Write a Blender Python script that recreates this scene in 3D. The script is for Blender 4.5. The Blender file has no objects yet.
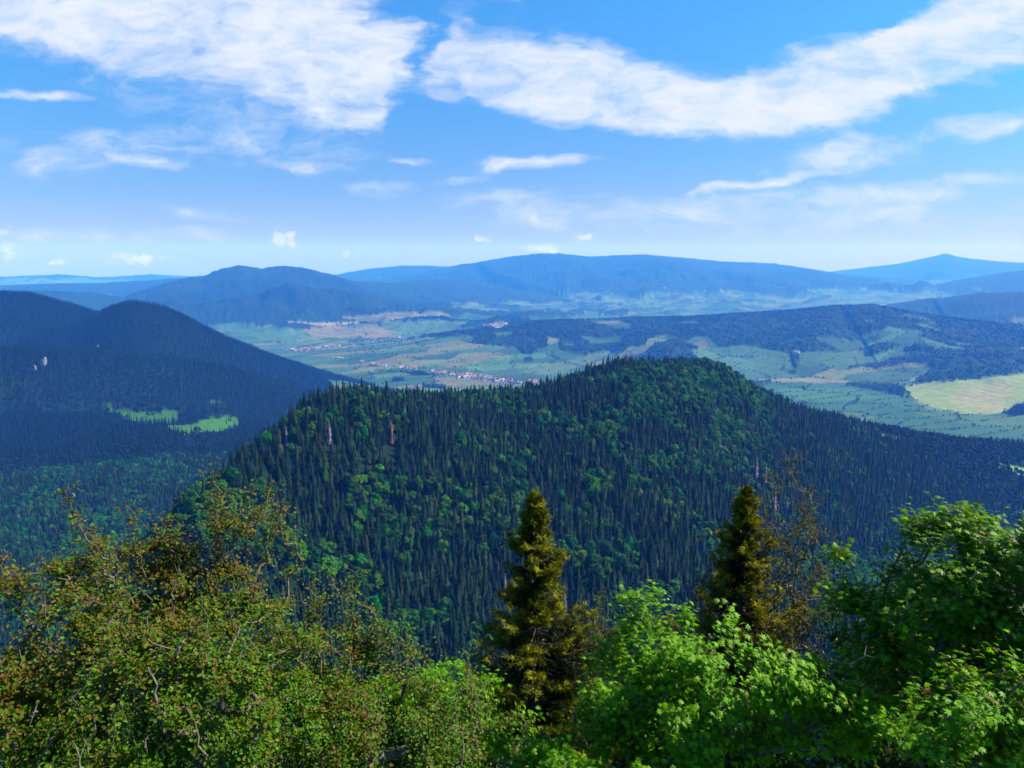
import bpy, math, random
import numpy as np
R = math.radians
rng = np.random.default_rng(7)
random.seed(7)
scene = bpy.context.scene
COL = scene.collection

# ------------------------------------------------------------------ camera
CZ = 700.0                      # the lookout stands 700 m above the valley floor
F = 773.0; HOR = 258.0
PITCH = math.atan((384 - HOR) / F)
cam = bpy.data.cameras.new('camera'); cam.sensor_width = 36; cam.lens = F / 1024 * 36
cam.clip_start = 0.1; cam.clip_end = 200000
camo = bpy.data.objects.new('camera', cam); COL.objects.link(camo)
camo.location = (0, 0, CZ); camo.rotation_euler = (math.pi / 2 - PITCH, 0, 0)
scene.camera = camo
CP, SP = math.cos(PITCH), math.sin(PITCH)

def ray(px, py):
    a = (np.asarray(px, float) - 512) / F; b = (384 - np.asarray(py, float)) / F
    return a, CP + b * SP, -SP + b * CP
def at(px, py, d):
    """world point seen at pixel, at horizontal distance d"""
    x, y, z = ray(px, py); h = np.hypot(x, y)
    return np.array([x / h * d, y / h * d, CZ + z / h * d])
def xy_of(px, d, py=430):
    x, y, z = ray(px, py); h = np.hypot(x, y)
    return x / h * d, y / h * d
def project(x, y, z):
    zz = z - CZ
    depth = y * CP - zz * SP; up = y * SP + zz * CP
    depth = np.where(depth < 1e-3, 1e-3, depth)
    return 512 + F * x / depth, 384 - F * up / depth, depth

# ------------------------------------------------------------------ sun, sky, exposure
SUN_EL, SUN_AZ = R(43), R(78)            # azimuth measured from the view direction to the right
sun = bpy.data.lights.new('sun', 'SUN'); sun.energy = 5.0; sun.angle = R(0.5); sun.color = (1.0, 0.94, 0.84)
suno = bpy.data.objects.new('sun', sun); COL.objects.link(suno)
suno.rotation_euler = (math.pi / 2 - SUN_EL, 0, math.pi - SUN_AZ)
suno.location = (0, 0, 1500)
scene.view_settings.view_transform = 'Standard'; scene.view_settings.look = 'None'
scene.view_settings.gamma = 1; scene.view_settings.use_curve_mapping = False
scene.view_settings.exposure = 1.0
cy = scene.cycles
cy.max_bounces = 6; cy.diffuse_bounces = 2; cy.glossy_bounces = 1; cy.transmission_bounces = 3
cy.volume_bounces = 4; cy.transparent_max_bounces = 6
cy.caustics_reflective = False; cy.caustics_refractive = False
cy.use_adaptive_sampling = True; cy.adaptive_threshold = 0.02

world = bpy.data.worlds.new('World'); scene.world = world; world.use_nodes = True
wn = world.node_tree.nodes; wl = world.node_tree.links
for n in list(wn): wn.remove(n)
def W(t, **k):
    n = wn.new(t)
    for a, b in k.items(): setattr(n, a, b)
    return n
out = W('ShaderNodeOutputWorld'); bg = W('ShaderNodeBackground'); bg.inputs['Strength'].default_value = 0.078
wl.new(bg.outputs[0], out.inputs['Surface'])
sky = W('ShaderNodeTexSky'); sky.sky_type = 'NISHITA'; sky.sun_disc = False
sky.sun_elevation = SUN_EL; sky.sun_rotation = SUN_AZ; sky.altitude = 1200; sky.air_density = 1.0
sky.dust_density = 0.6; sky.ozone_density = 2.0
hs = W('ShaderNodeHueSaturation'); hs.inputs['Saturation'].default_value = 1.22; hs.inputs['Value'].default_value = 1.0
wl.new(sky.outputs[0], hs.inputs['Color'])
SKYTINT = W('ShaderNodeMixRGB', blend_type='MULTIPLY'); SKYTINT.inputs[0].default_value = 1
SKYTINT.inputs[2].default_value = (0.62, 1.02, 1.22, 1); wl.new(hs.outputs[0], SKYTINT.inputs[1])
tc = W('ShaderNodeTexCoord'); sep = W('ShaderNodeSeparateXYZ'); wl.new(tc.outputs['Generated'], sep.inputs[0])
def WM(op, a, b=None, c=None, clamp=False):
    n = W('ShaderNodeMath', operation=op); n.use_clamp = clamp
    for i, v in enumerate((a, b, c)):
        if v is None: continue
        if isinstance(v, (int, float)): n.inputs[i].default_value = v
        else: wl.new(v, n.inputs[i])
    return n.outputs[0]
ymax = WM('MAXIMUM', sep.outputs[1], 0.04)
u = WM('DIVIDE', sep.outputs[0], ymax); v = WM('DIVIDE', sep.outputs[2], ymax)
comb = W('ShaderNodeCombineXYZ'); wl.new(u, comb.inputs[0]); wl.new(v, comb.inputs[1])
lowr = W('ShaderNodeMapRange', interpolation_type='SMOOTHSTEP'); lowr.inputs['From Min'].default_value = -.02; lowr.inputs['From Max'].default_value = .36; wl.new(v, lowr.inputs['Value'])
tcol = W('ShaderNodeMixRGB'); tcol.inputs[1].default_value = (.47, .46, .74, 1); tcol.inputs[2].default_value = (.52, 1.05, 1.30, 1); wl.new(lowr.outputs[0], tcol.inputs[0]); wl.new(tcol.outputs[0], SKYTINT.inputs[2])
def WNoise(vec, scale, detail, rough, sx=1, sy=1, rot=0, off=0, dist=0):
    m = W('ShaderNodeMapping'); m.inputs['Scale'].default_value = (sx, sy, 1); m.inputs['Rotation'].default_value = (0, 0, rot)
    m.inputs['Location'].default_value = (off, off * 1.7, off)
    wl.new(vec, m.inputs[0])
    n = W('ShaderNodeTexNoise'); n.inputs['Scale'].default_value = scale; n.inputs['Detail'].default_value = detail
    n.inputs['Roughness'].default_value = rough; n.inputs['Distortion'].default_value = dist
    wl.new(m.outputs[0], n.inputs['Vector']); return n
# domain warp: the cloud outlines are torn by noise
wa = WNoise(comb.outputs[0], 9, 5, .6, 1, 1.8)
sub = W('ShaderNodeVectorMath', operation='SUBTRACT'); wl.new(wa.outputs['Color'], sub.inputs[0]); sub.inputs[1].default_value = (.5, .5, .5)
scl = W('ShaderNodeVectorMath', operation='MULTIPLY'); wl.new(sub.outputs[0], scl.inputs[0]); scl.inputs[1].default_value = (.15, .036, 0)
wadd = W('ShaderNodeVectorMath', operation='ADD'); wl.new(comb.outputs[0], wadd.inputs[0]); wl.new(scl.outputs[0], wadd.inputs[1])
CL = [ # px, py, rx, ry, rotation (deg, + = falling to the right), weight
 (150,-6,300,52,2,1.5),(250,38,210,44,8,1.5),(310,68,125,42,22,1.3),(340,97,75,24,22,1.1),(345,119,50,8,2,.9),(60,22,110,24,6,.8),
 (200,78,120,34,18,.42),(450,24,80,16,-20,.3),
 (540,66,130,36,-6,1.4),(570,88,150,30,8,1.5),(700,104,150,34,2,1.6),(820,84,140,36,-12,1.6),(930,56,120,38,-19,1.6),(1010,22,90,40,-24,1.5),
 (925,16,60,12,-30,1.0),(1000,125,70,13,-8,.9),(840,157,82,19,-10,1.05),(765,183,66,5,-7,1.1),(880,192,140,11,-3,.62),(990,176,60,9,0,.6),
 (535,161,74,7,-5,1.15),(35,93,62,5,1,1.1),(148,162,38,8,8,.8),(322,171,34,9,6,.7),(376,190,30,9,0,.65),(520,200,90,13,0,.62),(410,161,20,5,0,.7),
 (195,212,50,7,6,.62),(650,212,200,13,-3,.5),(830,215,260,22,0,.48),(30,152,130,24,0,.4),(230,150,160,18,4,.26),(110,235,160,10,0,.4),
 (450,180,40,6,-5,.5),(280,140,120,12,5,.35)]
CL += [(418,62,18,75,14,-1.0),(395,10,60,14,-10,-.7),(190,104,200,26,10,.2),(110,60,90,26,10,.3),(440,118,60,22,-10,-.6),(700,20,120,22,0,-.8),(650,45,60,16,20,-.5),(270,22,26,9,20,-.9),(205,18,18,6,10,-.7),(640,140,120,16,-4,-.6),(900,100,60,14,-20,-.4)]
CU = [(284,238,15,11,0,1.6),(138,259,40,7,0,1.5),(583,236,17,6,-5,1.4),(546,250,26,6,4,1.4),(8,252,14,12,30,1.3),(60,261,13,6,0,1.3),
 (482,240,10,5,0,1.2),(350,254,9,5,0,1.0),(248,256,9,5,0,.7),(660,231,16,5,0,.7),(4,231,16,8,0,.8)]
def mask(vec, items):
    acc = None
    for px, py, rx, ry, rot, w in items:
        a, b, c = ray(px, py)
        m = W('ShaderNodeMapping', vector_type='TEXTURE')
        m.inputs['Location'].default_value = (a / b, c / b, 0); m.inputs['Rotation'].default_value = (0, 0, -R(rot))
        m.inputs['Scale'].default_value = (rx * 1.25 / F, ry * 1.25 / F, 1)
        wl.new(vec, m.inputs[0])
        g = W('ShaderNodeTexGradient', gradient_type='SPHERICAL'); wl.new(m.outputs[0], g.inputs[0])
        s = WM('MULTIPLY', g.outputs['Fac'], w)
        acc = s if acc is None else WM('ADD', acc, s)
    return acc
wb = WNoise(comb.outputs[0], 42, 4, .6, 1, 1.2, 0, 4)
sub2 = W('ShaderNodeVectorMath', operation='SUBTRACT'); wl.new(wb.outputs['Color'], sub2.inputs[0]); sub2.inputs[1].default_value = (.5, .5, .5)
scl2 = W('ShaderNodeVectorMath', operation='MULTIPLY'); wl.new(sub2.outputs[0], scl2.inputs[0]); scl2.inputs[1].default_value = (.045, .020, 0)
wadd2 = W('ShaderNodeVectorMath', operation='ADD'); wl.new(comb.outputs[0], wadd2.inputs[0]); wl.new(scl2.outputs[0], wadd2.inputs[1])
m1 = mask(wadd.outputs[0], CL); m2 = mask(wadd2.outputs[0], CU)
n1 = WNoise(wadd.outputs[0], 7, 9, .62, 1, 2.6, R(-7), 3.1, .4)
n2 = WNoise(comb.outputs[0], 95, 5, .65, 1, 1.3, 0, 9)
n3 = WNoise(wadd.outputs[0], 26, 7, .65, 1, 2.2, R(-10), 5.2)
t = WM('ADD', WM('MULTIPLY', n1.outputs['Fac'], 1.35), WM('MULTIPLY', n3.outputs['Fac'], .8))
e1 = WM('ADD', WM('MINIMUM', m1, 1.1), WM('MULTIPLY_ADD', t, 1.6, -1.82))
mr = W('ShaderNodeMapRange', interpolation_type='SMOOTHSTEP'); mr.inputs['From Min'].default_value = -.14; mr.inputs['From Max'].default_value = 1.38
mr.inputs['To Max'].default_value = .97; wl.new(e1, mr.inputs['Value'])
gate = W('ShaderNodeMapRange', interpolation_type='SMOOTHSTEP'); gate.inputs['From Min'].default_value = .0; gate.inputs['From Max'].default_value = .22
wl.new(m1, gate.inputs['Value'])
c1 = WM('MULTIPLY', mr.outputs[0], gate.outputs[0])
e2 = WM('MULTIPLY_ADD', n2.outputs['Fac'], 2.4, WM('ADD', WM('MULTIPLY', m2, .8), -1.45))
mr2 = W('ShaderNodeMapRange', interpolation_type='SMOOTHSTEP'); mr2.inputs['From Min'].default_value = .0; mr2.inputs['From Max'].default_value = .8
mr2.inputs['To Max'].default_value = .8
wl.new(e2, mr2.inputs['Value'])
gate2 = W('ShaderNodeMapRange'); gate2.inputs['From Max'].default_value = .15; wl.new(m2, gate2.inputs['Value'])
cl = WM('MAXIMUM', c1, WM('MULTIPLY', mr2.outputs[0], gate2.outputs[0]))
front = WM('GREATER_THAN', sep.outputs[1], 0.05); cl = WM('MULTIPLY', cl, front)
ccol = W('ShaderNodeMixRGB'); ccol.inputs[1].default_value = (4.7, 5.5, 6.6, 1); ccol.inputs[2].default_value = (6.0, 6.0, 6.2, 1)
wl.new(n3.outputs['Fac'], ccol.inputs[0])
cmix = W('ShaderNodeMixRGB'); wl.new(cl, cmix.inputs[0]); wl.new(SKYTINT.outputs[0], cmix.inputs[1]); wl.new(ccol.outputs[0], cmix.inputs[2])
wl.new(cmix.outputs[0], bg.inputs['Color'])
world.cycles.sampling_method = 'MANUAL'; world.cycles.sample_map_resolution = 512

# ------------------------------------------------------------------ helpers
def tag(o, label=None, cat=None, group=None, kind=None):
    for k, v_ in (('label', label), ('category', cat), ('group', group), ('kind', kind)):
        if v_: o[k] = v_
    return o
def mesh_from(name, V, Fc, mats=(), col=None, midx=None, smooth=False):
    """V (n,3); Fc (m,k) array of equal size faces or list of such arrays"""
    Fs = Fc if isinstance(Fc, list) else [Fc]
    Fs = [np.asarray(f, dtype=np.int32) for f in Fs if len(f)]
    me = bpy.data.meshes.new(name)
    nl = sum(f.size for f in Fs); nf = sum(len(f) for f in Fs)
    me.vertices.add(len(V)); me.vertices.foreach_set('co', np.asarray(V, np.float32).ravel())
    me.loops.add(nl); me.loops.foreach_set('vertex_index', np.concatenate([f.ravel() for f in Fs]))
    me.polygons.add(nf)
    tot = np.concatenate([np.full(len(f), f.shape[1], np.int32) for f in Fs])
    st = np.concatenate([[0], np.cumsum(tot)[:-1]]).astype(np.int32)
    me.polygons.foreach_set('loop_start', st)
    if midx is not None: me.polygons.foreach_set('material_index', np.asarray(midx, np.int32))
    me.polygons.foreach_set('use_smooth', np.full(nf, smooth))
    if col is not None:
        a = me.color_attributes.new('tint', 'FLOAT_COLOR', 'POINT')
        c = np.ones((len(V), 4), np.float32); c[:, :3] = col
        a.data.foreach_set('color', c.ravel())
    for m in mats: me.materials.append(m)
    me.update(calc_edges=True)
    return me
def link(name, me, loc=(0, 0, 0), parent=None, rotz=0):
    o = bpy.data.objects.new(name, me); COL.objects.link(o); o.location = loc; o.rotation_euler = (0, 0, rotz)
    if parent is not None: o.parent = parent
    return o
def mat(name):
    m = bpy.data.materials.new(name); m.use_nodes = True
    n = m.node_tree.nodes; n.clear(); return m, n, m.node_tree.links
def foliage(name, vary=.25, hue=.02, transl=.25, rough=.6, base=None, spec=.3):
    m, n, l = mat(name)
    o = n.new('ShaderNodeOutputMaterial')
    if base is None:
        a = n.new('ShaderNodeAttribute'); a.attribute_name = 'tint'; src = a.outputs['Color']
    else:
        a = n.new('ShaderNodeRGB'); a.outputs[0].default_value = (*base, 1); src = a.outputs[0]
    oi = n.new('ShaderNodeObjectInfo')
    h = n.new('ShaderNodeHueSaturation'); l.new(src, h.inputs['Color'])
    mv = n.new('ShaderNodeMapRange'); mv.inputs['To Min'].default_value = .76 * (1 - vary); mv.inputs['To Max'].default_value = .76 * (1 + vary); h.inputs['Saturation'].default_value = 1.06
    l.new(oi.outputs['Random'], mv.inputs['Value']); l.new(mv.outputs[0], h.inputs['Value'])
    m7 = n.new('ShaderNodeMath'); m7.operation = 'MULTIPLY'; m7.inputs[1].default_value = 7.13; l.new(oi.outputs['Random'], m7.inputs[0])
    fr = n.new('ShaderNodeMath'); fr.operation = 'FRACT'; l.new(m7.outputs[0], fr.inputs[0])
    mh = n.new('ShaderNodeMapRange'); mh.inputs['To Min'].default_value = .5 - hue; mh.inputs['To Max'].default_value = .5 + hue
    l.new(fr.outputs[0], mh.inputs['Value']); l.new(mh.outputs[0], h.inputs['Hue'])
    p = n.new('ShaderNodeBsdfPrincipled'); l.new(h.outputs[0], p.inputs['Base Color']); p.inputs['Roughness'].default_value = rough
    p.inputs['Specular IOR Level'].default_value = spec
    if transl > 0:
        tr = n.new('ShaderNodeBsdfTranslucent'); mx = n.new('ShaderNodeMixShader'); mx.inputs[0].default_value = transl
        g = n.new('ShaderNodeMixRGB'); g.blend_type = 'MULTIPLY'; g.inputs[0].default_value = 1; g.inputs[2].default_value = (1.5, 1.5, .6, 1)
        l.new(h.outputs[0], g.inputs[1]); l.new(g.outputs[0], tr.inputs['Color'])
        l.new(p.outputs[0], mx.inputs[1]); l.new(tr.outputs[0], mx.inputs[2]); l.new(mx.outputs[0], o.inputs[0])
    else: l.new(p.outputs[0], o.inputs[0])
    return m
def bark_mat(name, c1_, c2_, scale=8):
    m, n, l = mat(name); o = n.new('ShaderNodeOutputMaterial'); p = n.new('ShaderNodeBsdfPrincipled'); p.inputs['Roughness'].default_value = .85
    tx = n.new('ShaderNodeTexNoise'); tx.inputs['Scale'].default_value = scale; tx.inputs['Detail'].default_value = 6
    g = n.new('ShaderNodeNewGeometry'); mp = n.new('ShaderNodeMapping'); mp.inputs['Scale'].default_value = (1, 1, .25)
    l.new(g.outputs['Position'], mp.inputs[0]); l.new(mp.outputs[0], tx.inputs['Vector'])
    cr = n.new('ShaderNodeValToRGB'); cr.color_ramp.elements[0].position = .35; cr.color_ramp.elements[1].position = .65
    cr.color_ramp.elements[0].color = (*c1_, 1); cr.color_ramp.elements[1].color = (*c2_, 1)
    l.new(tx.outputs['Fac'], cr.inputs[0]); l.new(cr.outputs[0], p.inputs['Base Color'])
    b = n.new('ShaderNodeBump'); b.inputs['Strength'].default_value = .5; b.inputs['Distance'].default_value = .02
    l.new(tx.outputs['Fac'], b.inputs['Height']); l.new(b.outputs[0], p.inputs['Normal']); l.new(p.outputs[0], o.inputs[0])
    return m

# value noise
def vnoise(x, y, seed=0):
    xi = np.floor(x).astype(np.int64); yi = np.floor(y).astype(np.int64); fx = x - xi; fy = y - yi
    fx = fx * fx * (3 - 2 * fx); fy = fy * fy * (3 - 2 * fy)
    def hsh(a, b):
        h = (a * 374761393 + b * 668265263 + seed * 974711) & 0xffffffff
        h = ((h ^ (h >> 13)) * 1274126177) & 0xffffffff
        return ((h ^ (h >> 16)) & 0xffff) / 65535.0
    return (hsh(xi, yi) * (1 - fx) + hsh(xi + 1, yi) * fx) * (1 - fy) + (hsh(xi, yi + 1) * (1 - fx) + hsh(xi + 1, yi + 1) * fx) * fy
def fbm(x, y, oct_=4, seed=0, gain=.5):
    s = 0; a = 1; t_ = 0
    for k in range(oct_):
        s = s + a * (vnoise(x, y, seed + k * 17) - .5) * 2; t_ += a; a *= gain; x = x * 2.03 + 3.7; y = y * 2.03 + 1.3
    return s / t_
def sstep(a, b, x):
    t_ = np.clip((x - a) / (b - a), 0, 1); return t_ * t_ * (3 - 2 * t_)

# ------------------------------------------------------------------ terrain
CT = []   # control points of the near country: px, distance, height relative to the camera
crest = [(185,490,600),(215,465,640),(245,440,680),(275,424,720),(300,404,760),(325,393,800),(360,387,830),(400,385,870),(450,387,920),
         (500,386,970),(530,383,1000),(560,378,1040),(600,364,1090),(640,360,1130),(680,365,1170),(712,368,1200),(732,369,1210),(745,380,1290),(760,388,1380),
         (780,398,1480),(820,407,1620),(860,416,1740),(900,423,1860),(944,430,2000),(985,435,2130),(1024,440,2260),(1080,447,2450)]
for px, py, d in crest:
    z = at(px, py, d)[2] - CZ
    CT.append((px, d, z - 20))
CT += [(400,2100,-560),(400,2500,-630),(330,2700,-560),(450,2500,-690),(550,2800,-705),(650,2800,-705),(300,3000,-560),(370,3000,-680),(250,450,-232),(250,330,-205),(300,600,-205),(380,450,-250),(400,650,-212),(512,450,-262),(512,600,-236),(512,800,-205),
 (650,450,-276),(650,700,-240),(650,900,-200),(760,450,-298),(760,700,-300),(760,1000,-280),(760,1200,-255),(700,1000,-205),
 (840,500,-280),(840,700,-315),(840,900,-345),(840,1200,-350),(840,1450,-335),
 (930,450,-262),(920,700,-310),(920,900,-372),(920,1150,-418),(920,1450,-425),(1024,600,-285),(1024,850,-370),(1024,1100,-450),(1024,1400,-505),(1024,1800,-530),
 (1150,600,-300),(1150,1200,-500),(1150,2000,-600),
 (900,2300,-640),(1024,2900,-700),(800,2100,-600),(800,2600,-690),(700,1750,-430),(650,1600,-380),(650,2200,-620),(550,1500,-430),(550,2100,-600),
 (450,1300,-360),(450,1800,-520),(350,1100,-300),(350,1500,-420),(350,2100,-520),(280,1000,-300),(200,750,-290),(200,1000,-370),(120,700,-300),(100,1000,-392),
 (0,600,-300),(0,1000,-390),(0,1500,-425),(100,1500,-420),(200,1500,-420),(0,2000,-425),(130,2000,-412),(230,2000,-440),(300,2000,-470),
 (-120,600,-300),(-120,1200,-400),(-120,2000,-400),
 (-200,100,-90),(256,100,-95),(512,100,-100),(768,100,-100),(1224,100,-90),(0,200,-150),(256,200,-158),(512,200,-170),(768,200,-170),(1024,200,-160),
 (0,350,-210),(512,320,-215),(768,320,-225),(1024,350,-225)]
cxy = np.array([xy_of(p, d) for p, d, z in CT]) / 1000; cz_ = np.array([z for _, _, z in CT])
def tps_k(r2): return r2 * np.log(r2 + 1e-9) * .5
n_ = len(CT); A = np.zeros((n_ + 3, n_ + 3))
A[:n_, :n_] = tps_k(((cxy[:, None] - cxy[None]) ** 2).sum(-1)) + np.eye(n_) * .0004
A[:n_, n_] = 1; A[:n_, n_ + 1:] = cxy; A[n_, :n_] = 1; A[n_ + 1:, :n_] = cxy.T
sol = np.linalg.solve(A, np.concatenate([cz_, [0, 0, 0]]))
def near_h(x, y):
    o = np.empty(len(x)); X = x / 1000; Y = y / 1000
    for i in range(0, len(x), 60000):
        xs, ys = X[i:i + 60000], Y[i:i + 60000]
        k = tps_k((xs[:, None] - cxy[None, :, 0]) ** 2 + (ys[:, None] - cxy[None, :, 1]) ** 2)
        o[i:i + 60000] = k @ sol[:n_] + sol[n_] + sol[n_ + 1] * xs + sol[n_ + 2] * ys
    return np.clip(o, -720, -60)
# ridges of the far country: name, half width, exponent, spur amplitude, [(px, py, distance)]
RID = [
 ('foothill', 720, 2.8, .10, [(-200,352,2500),(-60,352,2600),(60,353,2650),(150,357,2700),(230,370,2750),(280,384,2800),(320,398,2800)]),
 ('left_mountain', 1150, 3.0, .16, [(-260,302,3500),(-100,290,3600),(0,295,3600),(30,296,3600),(60,304,3620),(100,318,3700),(150,335,3900)]),
 ('left_mountain', 780, 2.8, .14, [(70,330,3200),(92,319,3200),(112,309,3200),(130,304,3200),(147,306,3220),(175,318,3330),
     (205,331,3400),(250,349,3480),(300,368,3560),(322,379,3600),(338,392,3600)]),
 ('low_hill', 1100, 1.5, .15, [(-100,292,9000),(40,291,9000),(90,293,9200),(140,302,9500)]),
 ('far_hill', 2500, 1.6, .12, [(-300,284,15000),(0,285,14500),(60,283,14000),(100,283,14000),(150,280,14000),(200,276,14000),(240,274,14500)]),
 ('twin_mountain', 1750, 1.35, .20, [(120,300,10500),(150,297,10500),(180,285,10300),(202,277,10000),(222,269,10000),(240,265,10000),(256,268,10000),(268,270,10100),(285,266,10300),(300,270,10500),
     (320,276,10800),(350,281,11000),(400,284,11500),(440,279,12500)]),
 ('twin_mountain', 1000, 1.5, .2, [(240,266,10000),(262,290,9200),(300,312,8600)]),
 ('twin_mountain', 1000, 1.5, .2, [(320,277,10800),(350,292,9900),(400,308,9300)]),
 ('far_hill', 2500, 1.5, .12, [(330,277,19000),(345,272,19000),(370,268,19000),(400,265,19000),(430,265,19000),(480,267,19000)]),
 ('long_mountain', 2500, 1.35, .18, [(390,287,14500),(430,274,15500),(470,263,16000),(510,256,16000),(540,253,16000),(560,253,16000),(590,256,16000),(640,254,16000),(680,257,16500),(720,261,17000),
     (760,262,17500),(800,268,18500),(850,275,19500)]),
 ('long_mountain', 1300, 1.5, .2, [(560,254,16000),(575,280,14800),(590,296,13600)]),
 ('long_mountain', 1300, 1.5, .2, [(470,264,16000),(480,284,14800)]),
 ('low_hill', 900, 1.5, .2, [(700,290,13000),(740,282,13500),(762,283,13500),(800,290,13500),(830,296,14000)]),
 ('low_hill', 900, 1.5, .2, [(600,296,12500),(640,291,13000),(670,296,13000)]),
 ('distant_mountain', 3500, 1.4, .12, [(760,278,25000),(800,274,26000),(850,268,26000),(900,262,26000),(928,256,26000),(946,252,26000),(962,256,26000),(1000,260,26000),(1050,262,26000),(1200,262,26000)]),
 ('far_hill', 1800, 1.5, .15, [(860,300,14000),(930,290,15000),(980,278,15500),(1024,270,16000),(1100,262,16500)]),
 ('low_hill', 900, 1.5, .15, [(880,308,9000),(930,299,9200),(980,293,9200),(1024,292,9200),(1130,290,9200)]),
 ('far_hill', 1500, 1.5, .1, [(-300,276,24000),(-60,277,24000),(10,275,24000),(60,273,24000),(100,276,24000),(150,273,24000),(210,276,24000),(330,273,24000)]),
 ('middle_hill', 1000, 1.5, .20, [(400,352,5000),(440,342,5300),(480,332,5600),(530,323,5800),(580,321,6000),(640,319,6100),(700,318,6100),(740,315,6200),(800,311,6300),(840,307,6400),
     (872,306,6400),(900,311,6400),(950,319,6500),(1024,327,6600),(1130,338,6800)]),
 ('middle_hill', 520, 1.5, .22, [(640,320,6100),(655,335,5400),(680,350,4900)]),
 ('middle_hill', 520, 1.5, .22, [(840,308,6400),(820,328,5700),(800,345,5200)]),
 ('middle_hill', 450, 1.5, .22, [(530,324,5800),(520,345,5200),(500,360,4850)]),
]
for i in range(len(RID)):
    nm, w, e, s, P = RID[i]
    RID[i] = (nm, w, e, s, np.array([at(*p) for p in P]))
FLOOR = 0.0   # world z of the valley floor (CZ-700)
def seg_ridge(x, y, P):
    best = np.full(len(x), 1e12); hz = np.zeros(len(x))
    for a, b in zip(P[:-1], P[1:]):
        dx, dy = b[0] - a[0], b[1] - a[1]; L2 = dx * dx + dy * dy
        t_ = np.clip(((x - a[0]) * dx + (y - a[1]) * dy) / L2, 0, 1)
        d2 = (x - a[0] - t_ * dx) ** 2 + (y - a[1] - t_ * dy) ** 2
        m = d2 < best; best = np.where(m, d2, best); hz = np.where(m, a[2] + (b[2] - a[2]) * t_, hz)
    return np.sqrt(best), hz
def height(x, y):
    """world z of the ground and the id of what makes it"""
    x = np.asarray(x, float); y = np.asarray(y, float)
    d = np.hypot(x, y)
    g = 14 * fbm(x / 900, y / 900, 3, 5) + 8
    h = np.full(len(x), 0.0) + g * sstep(2500, 4500, d)
    who = np.full(len(x), -1)
    w1 = fbm(x / 1500, y / 1500, 4, 21); w2 = fbm(x / 420, y / 420, 4, 33)
    for i, (nm, w, e, s, P) in enumerate(RID):
        mn = P[:, :2].min(0) - 5 * w; mx = P[:, :2].max(0) + 5 * w
        idx = np.nonzero((x > mn[0]) & (x < mx[0]) & (y > mn[1]) & (y < mx[1]))[0]
        if not len(idx): continue
        dist, hz = seg_ridge(x[idx], y[idx], P)
        t_ = dist / w
        rug = (w1[idx] * .9 + w2[idx] * .5)
        t_ = t_ * np.clip(1 + s * 3.2 * rug * np.clip(t_ * 1.5, 0, 1), .3, 3)
        f = 1 / (1 + t_ ** 2 * .9) ** e
        f = np.clip((f - .05) / .95, 0, 1)
        hh = hz * f + s * 26 * w2[idx] * np.clip(t_ * 3, 0, 1) * (f > 0)
        hh = np.where(f > 0, hh, 0)
        k = 12.0
        m_ = hh > h[idx]
        dlt = np.abs(hh - h[idx])
        new = np.maximum(hh, h[idx]) + np.where(dlt < k, (k - dlt) ** 2 / (4 * k), 0)
        who[idx] = np.where(m_ & (hh > 40), i, who[idx]); h[idx] = new
    nr = np.nonzero(d < 3400)[0]
    if len(nr):
        dn = d[nr]; xn, yn = x[nr], y[nr]
        az = np.arctan2(xn, yn)
        N = near_h(xn, yn)
        N = N + (6 * fbm(xn / 140, yn / 140, 4, 8) + 10 * fbm(xn / 330, yn / 330, 2, 9)) * sstep(150, 500, dn)
        # behind and beside the lookout the mountain simply continues
        back = sstep(R(48), R(75), np.abs(az)); N = N * (1 - back) + (-60 - .16 * dn) * back
        prof = np.interp(dn, [0, 4, 10, 22, 40, 100, 200], [-6.2, -6.6, -10.5, -17.5, -34, -96, -160])
        prof = prof + .5 * fbm(xn / 5, yn / 5, 3, 3)
        k = sstep(60, 180, dn); N = prof * (1 - k) + N * k
        N = N + CZ
        kk = sstep(2200, 3300, dn) * (1 - back); N = N * (1 - kk) + (-80) * kk
        hn = h[nr]; m_ = N > hn
        # close in, only the near country counts
        cl_ = 1 - sstep(1900, 2500, dn); low = hn * (1 - cl_) + -100 * cl_
        k = 20.0; dl = np.abs(N - low)
        h[nr] = np.maximum(N, low) + np.where(dl < k, (k - dl) ** 2 / (4 * k), 0)
        who[nr] = np.where(N > low, -2, who[nr])
    h = h - d * d / (2 * 6.371e6)          # the earth's curve
    return h, who
def hz1(x, y): return float(height(np.array([x]), np.array([y]))[0][0])

def in_poly(px, py, poly):
    r = np.zeros(px.shape, bool); n = len(poly); j = n - 1
    for i in range(n):
        xi, yi = poly[i]; xj, yj = poly[j]
        c = ((yi > py) != (yj > py)) & (px < (xj - xi) * (py - yi) / ((yj - yi) if yj != yi else 1e-9) + xi)
        r ^= c; j = i
    return r
MEADOW = [  # clearings: polygon in the photograph's frame, sampled once onto the ground; albedo; distance limit
 ([(104,406),(112,406),(118,411),(130,412),(150,412),(172,409),(180,413),(177,421),(160,425),(142,425),(126,423),(118,416),(104,411)], (.035,.125,.006)),
 ([(168,427),(185,425),(200,421),(214,418),(224,416),(240,420),(238,428),(224,433),(206,437),(190,436),(172,433)], (.050,.165,.005)),
 ([(130,419),(140,421),(137,424),(131,422)], (.11,.28,.04)),
 ([(208,402),(222,401),(224,404),(210,405)], (.06,.14,.04)),
 ([(842,425),(868,430),(905,440),(903,443),(872,437),(846,430)], (.10,.22,.05)),
 ([(998,462),(1024,466),(1060,470),(1060,475),(1024,474),(1002,468)], (.13,.30,.04)),
]
YEL = [(902,388),(930,382),(965,380),(1024,374),(1080,372),(1080,400),(1024,401),(1008,412),(985,415),(958,413),(932,407),(915,399)]
TANF = [(958,390),(985,384),(1012,381),(1010,392),(1004,402),(1006,410),(985,413),(972,407),(950,402)]
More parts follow.
